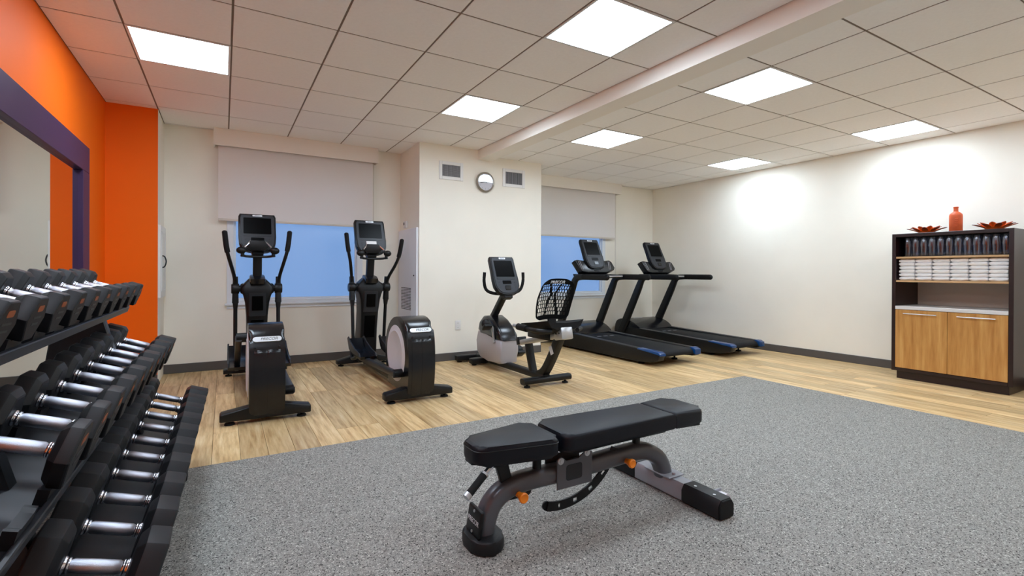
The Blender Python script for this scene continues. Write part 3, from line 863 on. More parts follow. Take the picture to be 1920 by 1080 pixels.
    # swinging arms, cranks, pedals
    for s in (-1, 1):
        sw = swing * s
        A = T(0, 1.62, 0.945) @ RX(sw) @ T(0, -1.62, -0.945)
        b = new()
        lathe(b, [(0, 0.165), (0.05, 0.165), (0.056, 0.18), (0.056, 0.222), (0.046, 0.238), (0, 0.238)], 20, T(0, 1.62, 0.945) @ RY(s * math.pi / 2))
        sweep(b, [(s * 0.20, 1.62, 1.07), (s * 0.20, 1.62, 0.80)], rect_prof(0.062, 0.075, 0.02), (1, 0, 0), 0, (0.75, 1.0))
        sweep(b, [(s * 0.20, 1.62, 0.84), (s * 0.20, 1.62, 0.74)], rect_prof(0.062, 0.075, 0.02), (1, 0, 0), 0, (1.0, 0.62))
        ar = finish('swing_arm', b, 'black', t, 40, A)
        b = new(); tube(b, [(s * 0.20, 1.62, 0.80), (s * 0.20, 1.63, 0.30)], 0.019, 12); finish('lower_tube', b, 'black', ar, 40, A)
        b = new(); tube(b, [(s * 0.20, 1.615, 0.98), (s * 0.212, 1.57, 1.08), (s * 0.243, 1.47, 1.21), (s * 0.268, 1.425, 1.31), (s * 0.285, 1.41, 1.40), (s * 0.292, 1.405, 1.50)], 0.0175, 12, 4); finish('upper_tube', b, 'black', ar, 40, A)
        b = new(); P = [(s * 0.270, 1.422, 1.325), (s * 0.282, 1.412, 1.40), (s * 0.294, 1.404, 1.52)]
        tube(b, P, 0.0245, 12, 3); ellipsoid(b, P[-1], (0.0245, 0.0245, 0.018)); finish('grip', b, 'black_soft', ar, 40, A)
        ca = crank + (0 if s < 0 else math.pi)
        cy_, cz_ = 0.262 + 0.235 * math.cos(ca), 0.385 + 0.235 * math.sin(ca)
        b = new(); cyl(b, (s * 0.124, cy_, cz_), (s * 0.20, cy_, cz_), 0.038, 16)
        finish('crank', b, 'black', t)
        fe = A @ Vector((s * 0.20, 1.63, 0.30))
        b = new(); sweep(b, [(s * 0.185, cy_ - 0.03, cz_), (s * 0.185, (cy_ + 1.25) / 2, cz_ * 0.6 + 0.075), (s * 0.19, 1.22, 0.20), (s * 0.20, fe.y, 0.235)], rect_prof(0.05, 0.055, 0.012), (1, 0, 0), 3); pa = finish('pedal_arm', b, 'charcoal', t)
        b = new(); tube(b, [(s * 0.20, fe.y, fe.z + 0.02), (s * 0.215, fe.y - 0.01, 0.235), (s * 0.225, fe.y - 0.06, 0.16), (s * 0.215, 1.42, 0.165), (s * 0.20, 1.34, 0.20)], 0.02, 10, 4); finish('link_arm', b, 'black', pa)
        b = new()
        prism(b, [(0.96, 0.250), (1.28, 0.258), (1.40, 0.275), (1.52, 0.375), (1.54, 0.365), (1.44, 0.245), (1.28, 0.222), (0.98, 0.218)], s * 0.085 if s > 0 else -0.265, 0.265 if s > 0 else -0.085, 'x', 0.006, 2)
        pd = finish('pedal', b, 'black_gloss', t)
        for q in (0.085, 0.255):
            b = new(); prism(b, [(0.99, 0.238), (1.28, 0.243), (1.46, 0.26), (1.545, 0.38), (1.50, 0.40), (1.40, 0.345), (1.21, 0.295), (1.02, 0.280)], s * q, s * (q + 0.014), 'x', 0.005, 1); finish('pedal_wall', b, 'charcoal', pd)
    return t
elliptical(0.285, -0.012, 'black elliptical trainer with a readable maker badge, beside the orange corner', -0.06, math.radians(60), False)
elliptical(1.490, 0.010, 'black elliptical trainer with grey wheel disc in view, beside the column panel', 0.13, math.radians(220), True)

# ================================================================= RECUMBENT BIKE
def bike():
    t = thing('recumbent_bike', 'recumbent exercise bike with grey housing and mesh backrest before the column', 'exercise bike', (2.80, 4.0, 0))
    b = new(); tube(b, [(-0.285, 0, 0.062), (-0.27, 0, 0.062), (0.27, 0, 0.062), (0.285, 0, 0.062)], 0.001, 4)
    b.clear(); sweep(b, [(-0.285, 0, 0.062), (0.285, 0, 0.062)], rect_prof(0.085, 0.06, 0.025, 4), (0, 1, 0)); rf = finish('rear_foot', b, 'black', t)
    for s in (-1, 1):
        b = new(); cyl(b, (s * 0.23, 0, 0), (s * 0.23, 0, 0.016), 0.032, 16, 0.028); cyl(b, (s * 0.23, 0, 0.01), (s * 0.23, 0, 0.05), 0.012, 8); finish('leveling_pad', b, 'black_soft', rf)
    b = new(); sweep(b, [(0, 0.0, 0.075), (0, 0.2, 0.075), (0, 1.50, 0.065)], rect_prof(0.085, 0.07, 0.02, 3)); finish('base_rail', b, 'black', t)
    for yy, hw in ((1.55, 0.29), (1.28, 0.22)):
        b = new(); span(b, -hw, hw, yy - 0.05, yy + 0.05, 0.018, 0.085, 0.012); ff = finish('front_foot', b, 'black', t)
        for s in (-1, 1):
            b = new(); cyl(b, (s * (hw - 0.05), yy, 0), (s * (hw - 0.05), yy, 0.03), 0.03, 14); finish('leveling_pad', b, 'black_soft', ff)
    g = [(1.30, 0.42), (1.35, 0.30), (1.33, 0.17), (1.24, 0.10), (1.02, 0.085), (0.80, 0.085), (0.74, 0.10), (0.725, 0.24), (0.72, 0.36), (0.85, 0.355), (0.98, 0.365), (1.06, 0.44), (1.20, 0.45)]
    b = new(); prism(b, g, -0.115, 0.115, 'x', 0.028, 3); finish('housing', b, 'bike_grey', t, 45)
    k = [(1.31, 0.415), (1.22, 0.44), (1.06, 0.435), (0.98, 0.355), (0.85, 0.350), (0.715, 0.352), (0.735, 0.42), (0.82, 0.50), (0.94, 0.575), (1.06, 0.615), (1.17, 0.605), (1.27, 0.53)]
    b = new(); prism(b, k, -0.118, 0.118, 'x', 0.04, 4); finish('housing_cover', b, 'black_gloss', t, 45)
    for s, a in ((-1, math.radians(82)), (1, math.radians(-98))):
        cy_, cz_ = 0.86, 0.340
        ey, ez = cy_ + 0.165 * math.cos(a), cz_ + 0.165 * math.sin(a)
        b = new(); sweep(b, [(s * 0.128, cy_, cz_), (s * 0.140, ey, ez)], rect_prof(0.018, 0.032, 0.007)); cyl(b, (s * 0.11, cy_, cz_), (s * 0.142, cy_, cz_), 0.02, 14); finish('crank', b, 'silver', t)
        b = new(); box(b, (s * 0.205, ey, ez), (0.105, 0.10, 0.042), 0.014, 3, RX(math.radians(-35))); ellipsoid(b, (s * 0.205, ey + 0.03, ez + 0.035), (0.056, 0.055, 0.06)); finish('pedal', b, 'black', t)
        b = new(); cyl(b, (s * 0.138, ey, ez), (s * 0.16, ey, ez), 0.01, 10); finish('pedal_axle', b, 'chrome', t)
    b = new(); sweep(b, [(0, 1.13, 0.57), (0, 0.82, 0.90)], rect_prof(0.075, 0.075, 0.02, 3)); finish('mast', b, 'black', t)
    con, M = console(t, 0.76, 0.862, 0.325, 0.475, math.radians(24), 0.20)
    b = new(); tube(b, [(-0.255, 0.855, 1.125), (-0.258, 0.86, 1.02), (-0.225, 0.865, 0.925), (-0.13, 0.855, 0.885), (0, 0.845, 0.88), (0.13, 0.855, 0.885), (0.225, 0.865, 0.925), (0.258, 0.86, 1.02), (0.255, 0.855, 1.125)], 0.018, 12, 5, (0.01, 0, 1)); finish('handlebar', b, 'black_soft', t)
    # seat rail and frame
    b = new(); sweep(b, [(0, 0.48, 0.365), (0, -0.30, 0.535)], rect_prof(0.085, 0.055, 0.008)); finish('seat_rail', b, 'silver', t)
    b = new(); box(b, (0, 0.475, 0.385), (0.10, 0.06, 0.085), 0.008, 2, RX(math.radians(-12))); finish('rail_cap', b, 'black', t)
    b = new(); box(b, (0, -0.275, 0.545), (0.135, 0.13, 0.115), 0.012, 2, RX(math.radians(-12))); rb = finish('rail_block', b, 'silver', t)
    for yy in (-0.25, -0.30):
        b = new(); cyl(b, (-0.066, yy, 0.55 - (yy + 0.275) * 0.2), (-0.0705, yy, 0.55 - (yy + 0.275) * 0.2), 0.008, 10); finish('bolt', b, 'ink', rb)
    b = new(); sweep(b, [(0, 0.33, 0.375), (0, 0.285, 0.22), (0, 0.235, 0.085)], rect_prof(0.075, 0.065, 0.015, 3)); finish('front_post', b, 'black', t)
    b = new(); sweep(b, [(0, -0.22, 0.50), (0, -0.10, 0.30), (0, 0.02, 0.14), (0, 0.12, 0.085)], rect_prof(0.08, 0.085, 0.015, 3), (1, 0, 0), 3); rp = finish('rear_post', b, 'black', t)
    b = new(); box(b, (-0.0415, -0.135, 0.37), (0.002, 0.05, 0.085), 0, 1, RX(math.radians(-28))); finish('warning_sticker', b, 'badge', rp, 0)
    b = new(); span(b, -0.05, 0.05, -0.12, 0.28, 0.455, 0.53, 0.01); finish('seat_carriage', b, 'black', t)
    # seat pan with flared sides
    def ring(y, w, z, d):
        return [(-w, y, z), (-w * 0.82, y, z - d * 0.7), (-w * 0.45, y, z - d), (w * 0.45, y, z - d), (w * 0.82, y, z - d * 0.7), (w, y, z), (w * 0.7, y, z - d * 0.22), (0, y, z - d * 0.32), (-w * 0.7, y, z - d * 0.22)]
    b = new(); rr = [[b.verts.new(p) for p in ring(*q)] for q in ((0.24, 0.12, 0.60, 0.05), (0.18, 0.19, 0.612, 0.09), (0.06, 0.22, 0.628, 0.12), (-0.10, 0.23, 0.648, 0.13), (-0.24, 0.225, 0.668, 0.12), (-0.32, 0.21, 0.68, 0.09))]
    for a, c in zip(rr[:-1], rr[1:]):
        for i in range(9): b.faces.new((a[i], a[(i + 1) % 9], c[(i + 1) % 9], c[i]))
    b.faces.new(rr[0]); b.faces.new(list(reversed(rr[-1])))
    finish('seat', b, 'black_soft', t, 50)
    for s in (-1, 1):
        b = new(); tube(b, [(s * 0.15, -0.30, 0.575), (s * 0.25, -0.22, 0.58), (s * 0.26, -0.06, 0.582), (s * 0.26, 0.08, 0.585)], 0.021, 10, 4); sg = finish('side_handle', b, 'black', t)
        b = new(); tube(b, [(s * 0.26, -0.04, 0.582), (s * 0.26, 0.12, 0.587)], 0.034, 12); finish('grip', b, 'black_soft', sg)
        b = new(); tube(b, [(s * 0.26, 0.12, 0.587), (s * 0.26, 0.205, 0.59)], 0.019, 12); finish('pulse_sensor', b, 'silver', sg)
    # mesh backrest: a sheet with real openings
    W, Hh, NU, NV = 0.215, 0.43, 44, 56
    def half(v):        # outline half width at height fraction v
        base = 0.88 + 0.12 * math.sin(math.pi * min(1, v / 0.55) / 2) if v < 0.55 else 1.0 - 0.16 * ((v - 0.55) / 0.45)
        if v < 0.12: base *= math.sqrt(max(0.0, 1 - ((0.12 - v) / 0.12) ** 2 * 0.55))
        if v > 0.84: base *= math.sqrt(max(0.0, 1 - ((v - 0.84) / 0.16) ** 2 * 0.75))
        return W * base
    b = new(); grid = {}
    def vert(i, j):
        if (i, j) not in grid:
            u = i / NU * 2 - 1; v = j / NV; x = u * half(v)
            grid[i, j] = b.verts.new((x, -0.055 * (x / W) ** 2 + 0.03 * math.sin(v * math.pi), v * Hh))
        return grid[i, j]
    for j in range(NV):
        for i in range(NU):
            u = abs((i + 0.5) / NU * 2 - 1); v = (j + 0.5) / NV
            solid = u > 0.86 or v < 0.09 or v > 0.85
            d = abs(u - (0.10 + 0.75 * abs(v - 0.60) ** 1.0 * (1.15 if v > 0.60 else 0.75)))
            solid = solid or d < 0.06
            if not solid:
                solid = (i + 2 * ((j // 5) % 2)) % 3 == 0 or j % 5 == 0
            if solid:
                b.faces.new((vert(i, j), vert(i + 1, j), vert(i + 1, j + 1), vert(i, j + 1)))
    Mb = T(0, -0.045, 0.665) @ RX(math.radians(20))
    r = bmesh.ops.solidify(b, geom=b.faces[:], thickness=0.012)
    br = finish('backrest', b, 'black_soft', t, 30, Mb)
    text_part('lettering', 'PRECOR', 0.042, 'badge', br, Mb @ T(0, -0.006, Hh * 0.915) @ RX(math.pi / 2), 0.15, 0.003, 0.17)
    b = new(); sweep(b, [(0, -0.10, 0.53), (0, -0.085, 0.672)], rect_prof(0.09, 0.03, 0.008)); finish('back_support', b, 'black', t)
bike()

# ================================================================= TREADMILLS
def treadmill(x, label):
    t = thing('treadmill', label, 'treadmill', (x, 4.1, 0))
    b = new(); span(b, -0.28, 0.28, 0.06, 1.75, 0.10, 0.178, 0.006, 1); dk = finish('deck', b, 'black', t)
    b = new(); prism(b, [(-0.02, 0.135), (0.0, 0.168), (0.03, 0.184), (1.70, 0.212), (1.70, 0.19), (0.03, 0.11), (-0.01, 0.115)], -0.275, 0.275, 'x', 0.003, 1); finish('running_belt', b, 'belt', t, 50)
    b = new()
    for q in (-0.12, 0.0, 0.12): span(b, q - 0.035, q + 0.035, 1.28, 1.31, 0.2045, 0.2062)
    finish('belt_print', b, 'vent_slat', t, 0)
    for s in (-1, 1):
        sk = [(0.02, 0.075), (-0.03, 0.10), (-0.035, 0.15), (0.30, 0.184), (1.75, 0.235), (1.95, 0.225), (1.95, 0.045), (1.80, 0.03), (0.35, 0.03), (0.16, 0.045)]
        if s > 0: sk = [(0.02, 0.085), (-0.02, 0.10), (-0.03, 0.17), (0.02, 0.190), (1.75, 0.235), (1.95, 0.225), (1.95, 0.045), (1.80, 0.03), (0.55, 0.03), (0.35, 0.075)]
        else: sk = [(0.06, 0.05), (-0.05, 0.085), (-0.07, 0.15), (-0.04, 0.182), (0.30, 0.19), (1.75, 0.235), (1.95, 0.225), (1.95, 0.045), (1.80, 0.03), (0.30, 0.03)]
        b = new(); prism(b, sk, s * 0.285, s * 0.385, 'x', 0.012, 2); rl = finish('side_rail', b, 'charcoal' if False else 'black', t, 40)
        b = new(); prism(b, [(0.30, 0.1895), (1.74, 0.2345), (1.74, 0.2385), (0.30, 0.1935)], s * 0.297, s * 0.373, 'x'); finish('tread_strip', b, 'charcoal', rl)
        b = new(); cp = [(-0.078, 0.145), (-0.074, 0.168), (-0.04, 0.187), (0.28, 0.1965), (0.29, 0.180), (-0.02, 0.166)] if s < 0 else [(-0.040, 0.11), (-0.038, 0.172), (0.01, 0.194), (0.05, 0.195), (0.03, 0.15), (0.0, 0.12)]
        prism(b, cp, s * 0.283, s * 0.3885, 'x', 0.006, 2); finish('end_cap', b, 'blue_cap', rl, 40)
        for yy in (0.30, 1.70):
            b = new(); cyl(b, (s * 0.30, yy, 0), (s * 0.30, yy, 0.018), 0.04, 16, 0.034); cyl(b, (s * 0.30, yy, 0.01), (s * 0.30, yy, 0.07), 0.012, 8); finish('leveling_foot', b, 'black_soft', rl)
    hd = [(1.55, 0.20), (1.60, 0.255), (1.70, 0.315), (1.84, 0.352), (1.98, 0.36), (2.08, 0.335), (2.14, 0.26), (2.15, 0.06), (1.93, 0.05), (1.80, 0.16)]
    b = new(); prism(b, [(p[0], p[1]) for p in smooth_pts(hd, 2, True)], -0.375, 0.375, 'x', 0.05, 4); h = finish('motor_cover', b, 'black_gloss', t, 50)
    b = new(); prism(b, round_rect(-0.10, 0.10, -0.012, 0.012, 0.004), -0.002, 0.004, 'z'); finish('cover_badge', b, 'badge', h, 0, T(-0.06, 1.92, 0.3585) @ RX(math.radians(3)))
    for s in (-1, 1):
        X = s * 0.385
        b = new(); sweep(b, [(X, 2.00, 0.10), (X, 1.86, 0.36), (X, 1.62, 0.82), (X, 1.555, 0.95), (X, 1.515, 1.018), (X, 1.45, 1.055), (X, 1.30, 1.063)], rect_prof(0.056, 0.150, 0.02, 4), (1, 0, 0), 4, None, rect_prof(0.060, 0.080, 0.028, 4)); finish('upright', b, 'black', t, 40)
        b = new(); sweep(b, [(X, 1.34, 1.063), (X, 0.90, 1.063), (X, 0.84, 1.062)], rect_prof(0.062, 0.082, 0.03, 4), (1, 0, 0)); ellipsoid(b, (X, 0.845, 1.062), (0.031, 0.045, 0.041)); finish('handrail', b, 'black_soft', t, 40)
    b = new(); prism(b, [(1.30, 1.045), (1.58, 1.06), (1.60, 1.105), (1.30, 1.095)], -0.37, 0.37, 'x', 0.012, 2); cb = finish('cross_bar', b, 'black', t)
    b = new(); tube(b, [(-0.30, 1.275, 1.072), (0.30, 1.275, 1.072)], 0.012, 10, 0, (0, 1, 0)); finish('pulse_sensor', b, 'silver', cb)
    b = new(); span(b, -0.03, 0.03, 1.258, 1.29, 1.06, 1.095, 0.006); finish('stop_button', b, 'red', cb)
    # dash with two cup wings
    out = [(-0.37, 0.205), (-0.325, 0.215), (-0.18, 0.20), (-0.16, 0.09), (0.16, 0.09), (0.18, 0.20), (0.325, 0.215), (0.37, 0.19), (0.40, 0.085), (0.37, 0.05), (0.20, 0.0), (-0.20, 0.0), (-0.30, 0.02)]
    Md = T(0, 1.52, 1.105) @ RX(math.radians(-26))
    b = new(); prism(b, [(p[0] * 0.95, p[1]) for p in out], -0.05, 0.06, 'y', 0.018, 3); ds = finish('dash', b, 'black_gloss', t, 40, Md)
    for s in (-1, 1):
        for q, w in ((0.245, 0.008), (0.275, 0.005)):
            b = new(); prism(b, [(s * q, 0.05), (s * (q + w), 0.05), (s * (q + 0.025 + w), 0.185), (s * (q + 0.025), 0.185)], -0.053, -0.049, 'y'); finish('dash_trim', b, 'vent_slat', ds, 0, Md)
    console(t, 1.50, 1.175, 0.345, 0.49, math.radians(25), 0.23)
    return t
treadmill(4.82, 'black treadmill with blue end caps next to the bike, before the window')
treadmill(6.16, 'black treadmill with blue end caps next to the long cream wall')

# ================================================================= WEIGHT BENCH
def bench():
    BX, BY = 1.45, 1.785
    t = thing('weight_bench', 'adjustable weight bench with black pads and grey curved frame', 'weight bench', (BX, BY, 0))
    L = lambda x: x - BX
    sp = [(L(0.935), 0, 0.03), (L(0.945), 0, 0.10), (L(0.975), 0, 0.165), (L(1.045), 0, 0.210), (L(1.15), 0, 0.225), (L(1.40), 0, 0.222), (L(1.70), 0, 0.232), (L(1.84), 0, 0.228), (L(1.935), 0, 0.185), (L(1.98), 0, 0.125), (L(1.995), 0, 0.07)]
    b = new(); sweep(b, sp, rect_prof(0.084, 0.082, 0.03, 4), (0, 1, 0), 4); spn = finish('frame_spine', b, 'bench_grey', t, 40)
    b = new(); prism(b, round_rect(L(0.86), L(1.005), -0.10, 0.10, 0.066, 5), 0, 0.055, 'z', 0.014, 2); finish('front_foot', b, 'rubber_black', t, 40)
    Mp = T(L(0.897), 0, 0.108) @ RY(math.radians(9))
    b = new(); box(b, (0, 0, 0), (0.018, 0.118, 0.110), 0.012, 3); pl = finish('foot_guard', b, 'black', t, 35, Mp)
    text_part('lettering', 'PRECOR', 0.027, 'badge', pl, Mp @ T(-0.0092, 0, 0.0) @ Matrix(((0, 0, -1, 0), (-1, 0, 0, 0), (0, 1, 0, 0), (0, 0, 0, 1))), 0, 0.0006, 0.092)
    for z in (-0.04, 0.04):
        b = new(); cyl(b, (-0.009, 0, z), (-0.012, 0, z), 0.006, 10); finish('bolt', b, 'silver', pl, 35, Mp)
    # rear bar
    rx = L(2.0)
    hexp = [(-0.05, 0.012), (-0.042, 0.004), (0.042, 0.004), (0.05, 0.012), (0.05, 0.062), (0.032, 0.088), (-0.032, 0.088), (-0.05, 0.062)]
    b = new(); prism(b, [(p[0] + rx, p[1]) for p in hexp], -0.17, 0.17, 'y', 0.003, 1); rb = finish('rear_bar', b, 'bench_silver', t)
    for y0, y1 in ((-0.365, -0.155), (0.155, 0.365)):
        b = new(); prism(b, [(rx + p[0] * 1.08, p[1] * 1.05) for p in hexp], y0, y1, 'y', 0.008, 2); gd = finish('bar_guard', b, 'rubber_black', rb)
        for q in (0.25, 0.75):
            b = new(); yy = y0 + (y1 - y0) * q; cyl(b, (rx - 0.012, yy, 0.090), (rx - 0.012, yy, 0.0945), 0.007, 10); finish('bolt', b, 'silver', gd)
    b = new(); prism(b, [(rx + p[0] * 1.0, p[1]) for p in hexp], -0.372, -0.362, 'y', 0.003, 1); finish('end_cap', b, 'black_soft', rb)
    b = new(); span(b, rx - 0.055, rx + 0.055, -0.085, 0.085, 0.088, 0.096, 0.002, 1); finish('mount_plate', b, 'bench_silver', rb)
    for yy in (-0.065, 0.065):
        b = new(); cyl(b, (rx + 0.0, yy, 0.096), (rx + 0.0, yy, 0.106), 0.009, 6); finish('bolt', b, 'vent_slat', rb)
    for s in (-1, 1):
        b = new(); cyl(b, (rx + 0.085, s * 0.31, 0.036), (rx + 0.085, s * 0.27, 0.036), 0.036, 20); wh_ = finish('transport_wheel', b, 'silver_plastic', rb)
        b = new(); span(b, rx + 0.03, rx + 0.10, s * 0.262, s * 0.27, 0.02, 0.085, 0.003, 1); finish('wheel_bracket', b, 'bench_silver', rb)
    # bracket in the middle
    for s in (-1, 1):
        b = new(); prism(b, [(L(1.275), 0.165), (L(1.475), 0.165), (L(1.475), 0.305), (L(1.445), 0.318), (L(1.415), 0.305), (L(1.395), 0.285), (L(1.325), 0.285), (L(1.315), 0.30), (L(1.275), 0.30)], s * 0.0425, s * 0.0495, 'y', 0.003, 1); br = finish('pivot_bracket', b, 'bench_grey', t)
        b = new(); prism(b, round_rect(L(1.325), L(1.415), 0.198, 0.268, 0.012, 3), s * 0.0495, s * 0.051, 'y', 0.001, 1); finish('bracket_recess', b, 'charcoal', br)
        for xx, zz in ((1.295, 0.292), (1.445, 0.305)):
            b = new(); cyl(b, (L(xx), s * 0.044, zz), (L(xx), s * 0.052, zz), 0.017, 18, None, 0.002); cyl(b, (L(xx), s * 0.05, zz), (L(xx), s * 0.055, zz), 0.008, 6); finish('pivot_bolt', b, 'silver', br)
    # pads
    def pad(outline, z0, z1, mname, name):
        b = new(); prism(b, outline, z0, z1, 'z', 0.022, 4); return finish(name, b, mname, t, 50)
    def rounded_poly(pts, r, k=4):
        out = []; n = len(pts)
        for i in range(n):
            p0, p1, p2 = Vector(pts[i - 1]), Vector(pts[i]), Vector(pts[(i + 1) % n])
            a = p1 + (p0 - p1).normalized() * r; c = p1 + (p2 - p1).normalized() * r
            for j in range(k + 1):
                q = j / k; out.append(tuple((a * (1 - q) + p1 * q) * (1 - q) + (p1 * (1 - q) + c * q) * q))
        return out
    o1 = rounded_poly([(L(0.865), -0.075), (L(1.235), -0.14), (L(1.235), 0.14), (L(0.865), 0.075)], 0.045)
    st = pad(o1, 0.352, 0.432, 'vinyl', 'seat_pad')
    o2 = rounded_poly([(L(1.265), -0.128), (L(1.965), -0.128), (L(1.965), 0.128), (L(1.265), 0.128)], 0.045)
    def bpad(x0, x1, r0, r1, name):
        pts = round_rect(L(x0), L(x1), -0.128, 0.128, 0.045, 5)
        if r0 == 0: pts = [p for p in pts if p[0] > L(x0) + 0.0451] + [(L(x0), 0.128), (L(x0), -0.128)]
        if r1 == 0: pts = [(L(x1), -0.128), (L(x1), 0.128)] + [p for p in pts if p[0] < L(x1) - 0.0451]
        pts = sorted(pts, key=lambda p: math.atan2(p[1], p[0] - L((x0 + x1) / 2)))
        return pad(pts, 0.348, 0.430, 'vinyl', name)
    bpad(1.268, 1.946, 1, 0, 'back_pad'); bpad(1.948, 2.165, 0, 1, 'back_pad_end')
    for nm, o, z in (('seat_piping', [(p[0] * 1.0, p[1]) for p in o1], 0.412),):
        b = new(); P = [(p[0], p[1], z) for p in o]; P.append(P[0]); sweep(b, P, circle_prof(0.0022, 5), (0, 0, 1)); finish(nm, b, 'black', st)
    b = new(); span(b, L(1.40), L(1.98), -0.035, 0.035, 0.305, 0.350, 0.006, 1); finish('back_rail', b, 'black', t)
    b = new(); span(b, L(0.95), L(1.30), -0.03, 0.03, 0.318, 0.354, 0.006, 1); finish('seat_rail', b, 'black', t)
    b = new(); prism(b, [(L(0.985), 0.33), (L(1.045), 0.33), (L(1.075), 0.225), (L(1.03), 0.19)], -0.012, 0.012, 'y', 0.004, 1); finish('seat_strut', b, 'black', t)
    b = new(); cyl(b, (L(1.80), 0, 0.24), (L(1.80), 0, 0.335), 0.02, 14); finish('rest_post', b, 'black', t)
    b = new(); cyl(b, (L(1.20), 0, 0.24), (L(1.20), 0, 0.335), 0.02, 14); finish('rest_post', b, 'black', t)
    # front lifting handle
    b = new(); tube(b, [(L(0.945), -0.06, 0.350), (L(0.900), -0.075, 0.325)], 0.011, 10); finish('handle_stem', b, 'chrome', t)
    b = new(); tube(b, [(L(0.900), -0.075, 0.325), (L(0.818), -0.10, 0.272)], 0.0155, 12); hg = finish('lift_handle', b, 'black_soft', t)
    b = new(); tube(b, [(L(0.820), -0.0995, 0.2735), (L(0.805), -0.104, 0.264)], 0.0162, 12); finish('handle_cap', b, 'silver', hg)
    b = new(); tube(b, [(L(0.903), -0.074, 0.327), (L(0.896), -0.0765, 0.3225)], 0.0165, 12); finish('handle_ring', b, 'silver', hg)
    # adjusting arc with holes
    c0 = (1.335, 0.42); R0 = 0.345
    ang = [math.radians(a * 2.0) for a in range(-52, -11)]
    b = new()
    hole = {5, 12, 13, 20, 21, 28, 29, 36, 37}
    ro, ri = R0 + 0.021, R0 - 0.021
    for lay in (0,):
        for i in range(len(ang) - 1):
            rs = [ri, R0 - 0.009, R0 + 0.009, ro]
            for j in range(3):
                if j == 1 and i in hole: continue
                vs = [(L(c0[0]) + r * math.cos(a), -0.004, c0[1] + r * math.sin(a)) for a, r in ((ang[i], rs[j]), (ang[i + 1], rs[j]), (ang[i + 1], rs[j + 1]), (ang[i], rs[j + 1]))]
                b.faces.new([b.verts.new(v) for v in vs])
    bmesh.ops.remove_doubles(b, verts=b.verts[:], dist=0.0001)
    bmesh.ops.solidify(b, geom=b.faces[:], thickness=0.008)
    ex, ez = L(c0[0]) + R0 * math.cos(ang[0]), c0[1] + R0 * math.sin(ang[0])
    cyl(b, (ex, -0.004, ez), (ex, 0.004, ez), 0.021, 20)
    finish('adjust_arc', b, 'black', t, 30)
    # small seat arc + orange knobs
    b = new(); prism(b, round_rect(L(1.03), L(1.17), 0.155, 0.20, 0.021, 5), -0.004, 0.004, 'y', 0.001, 1); finish('seat_arc', b, 'black', t)
    for xx, zz in ((1.082, 0.190), (1.695, 0.215)):
        b = new(); cyl(b, (L(xx), -0.03, zz), (L(xx), -0.052, zz), 0.013, 14); kb = finish('knob_stem', b, 'knob_orange', t)
        b = new(); lathe(b, [(0, 0.048), (0.013, 0.048), (0.0165, 0.062), (0.022, 0.075), (0.022, 0.083), (0.018, 0.087), (0.008, 0.084), (0, 0.084)], 20, T(L(xx), 0, zz) @ RX(math.pi / 2)); finish('knob', b, 'knob_orange', kb)
bench()

# ================================================================= TOWEL CABINET
CX0, CX1, CY0, CY1, CZ1 = 6.300, 6.87, 1.530, 2.475, 1.558
t = thing('towel_cabinet', 'dark wood cabinet with two oak doors and open towel shelves', 'cabinet', ((CX0 + CX1) / 2, (CY0 + CY1) / 2, 0))
xc, yc = (CX0 + CX1) / 2, (CY0 + CY1) / 2
hx, hy = (CX1 - CX0) / 2, (CY1 - CY0) / 2
pt = 0.034
for s in (-1, 1):
    b = new(); span(b, -hx, hx, s * hy, s * (hy - pt), 0.085, CZ1, 0.002, 1); finish('side_panel', b, 'espresso', t)
b = new(); span(b, -hx, hx, -hy + pt, hy - pt, CZ1 - pt, CZ1, 0.002, 1); finish('top_panel', b, 'espresso', t)
b = new(); span(b, -hx, hx, -hy + pt, hy - pt, 0.085, 0.118, 0.002, 1); finish('bottom_panel', b, 'espresso', t)
b = new(); span(b, -hx + 0.04, hx, -hy + 0.035, hy - 0.035, 0.0, 0.085); finish('plinth', b, 'espresso', t)
b = new(); span(b, hx - 0.02, hx - 0.008, -hy + pt, hy - pt, 1.085, CZ1 - pt); finish('back_panel', b, 'espresso', t)
b = new(); span(b, hx - 0.02, hx - 0.008, -hy + pt, hy - pt, 0.118, 1.06); finish('lower_back_panel', b, 'cab_back', t)
for z in (1.312, 1.060):
    b = new(); span(b, -hx + 0.008, hx - 0.02, -hy + pt, hy - pt, z - 0.02, z, 0.002, 1); finish('shelf', b, 'shelf_wood', t)
b = new(); span(b, -hx - 0.004, hx - 0.02, -hy + pt, hy - pt, 0.748, 0.784, 0.002, 1); finish('countertop', b, 'counter', t)
for s in (-1, 1):
    y0, y1 = (0.0015, hy - pt - 0.002) if s > 0 else (-hy + pt + 0.002, -0.0015)
    b = new(); span(b, -hx - 0.002, -hx + 0.018, y0, y1, 0.122, 0.744, 0.0015, 1); d = finish('door', b, 'oak', t)
    b = new(); ym = (y0 + y1) / 2; zz = 0.705
    tube(b, [(-hx - 0.028, ym - 0.14, zz), (-hx - 0.028, ym + 0.14, zz)], 0.0055, 10, 0, (1, 0, 0))
    for q in (-0.10, 0.10): cyl(b, (-hx - 0.028, ym + q, zz), (-hx - 0.001, ym + q, zz), 0.004, 8)
    finish('handle', b, 'silver', d)

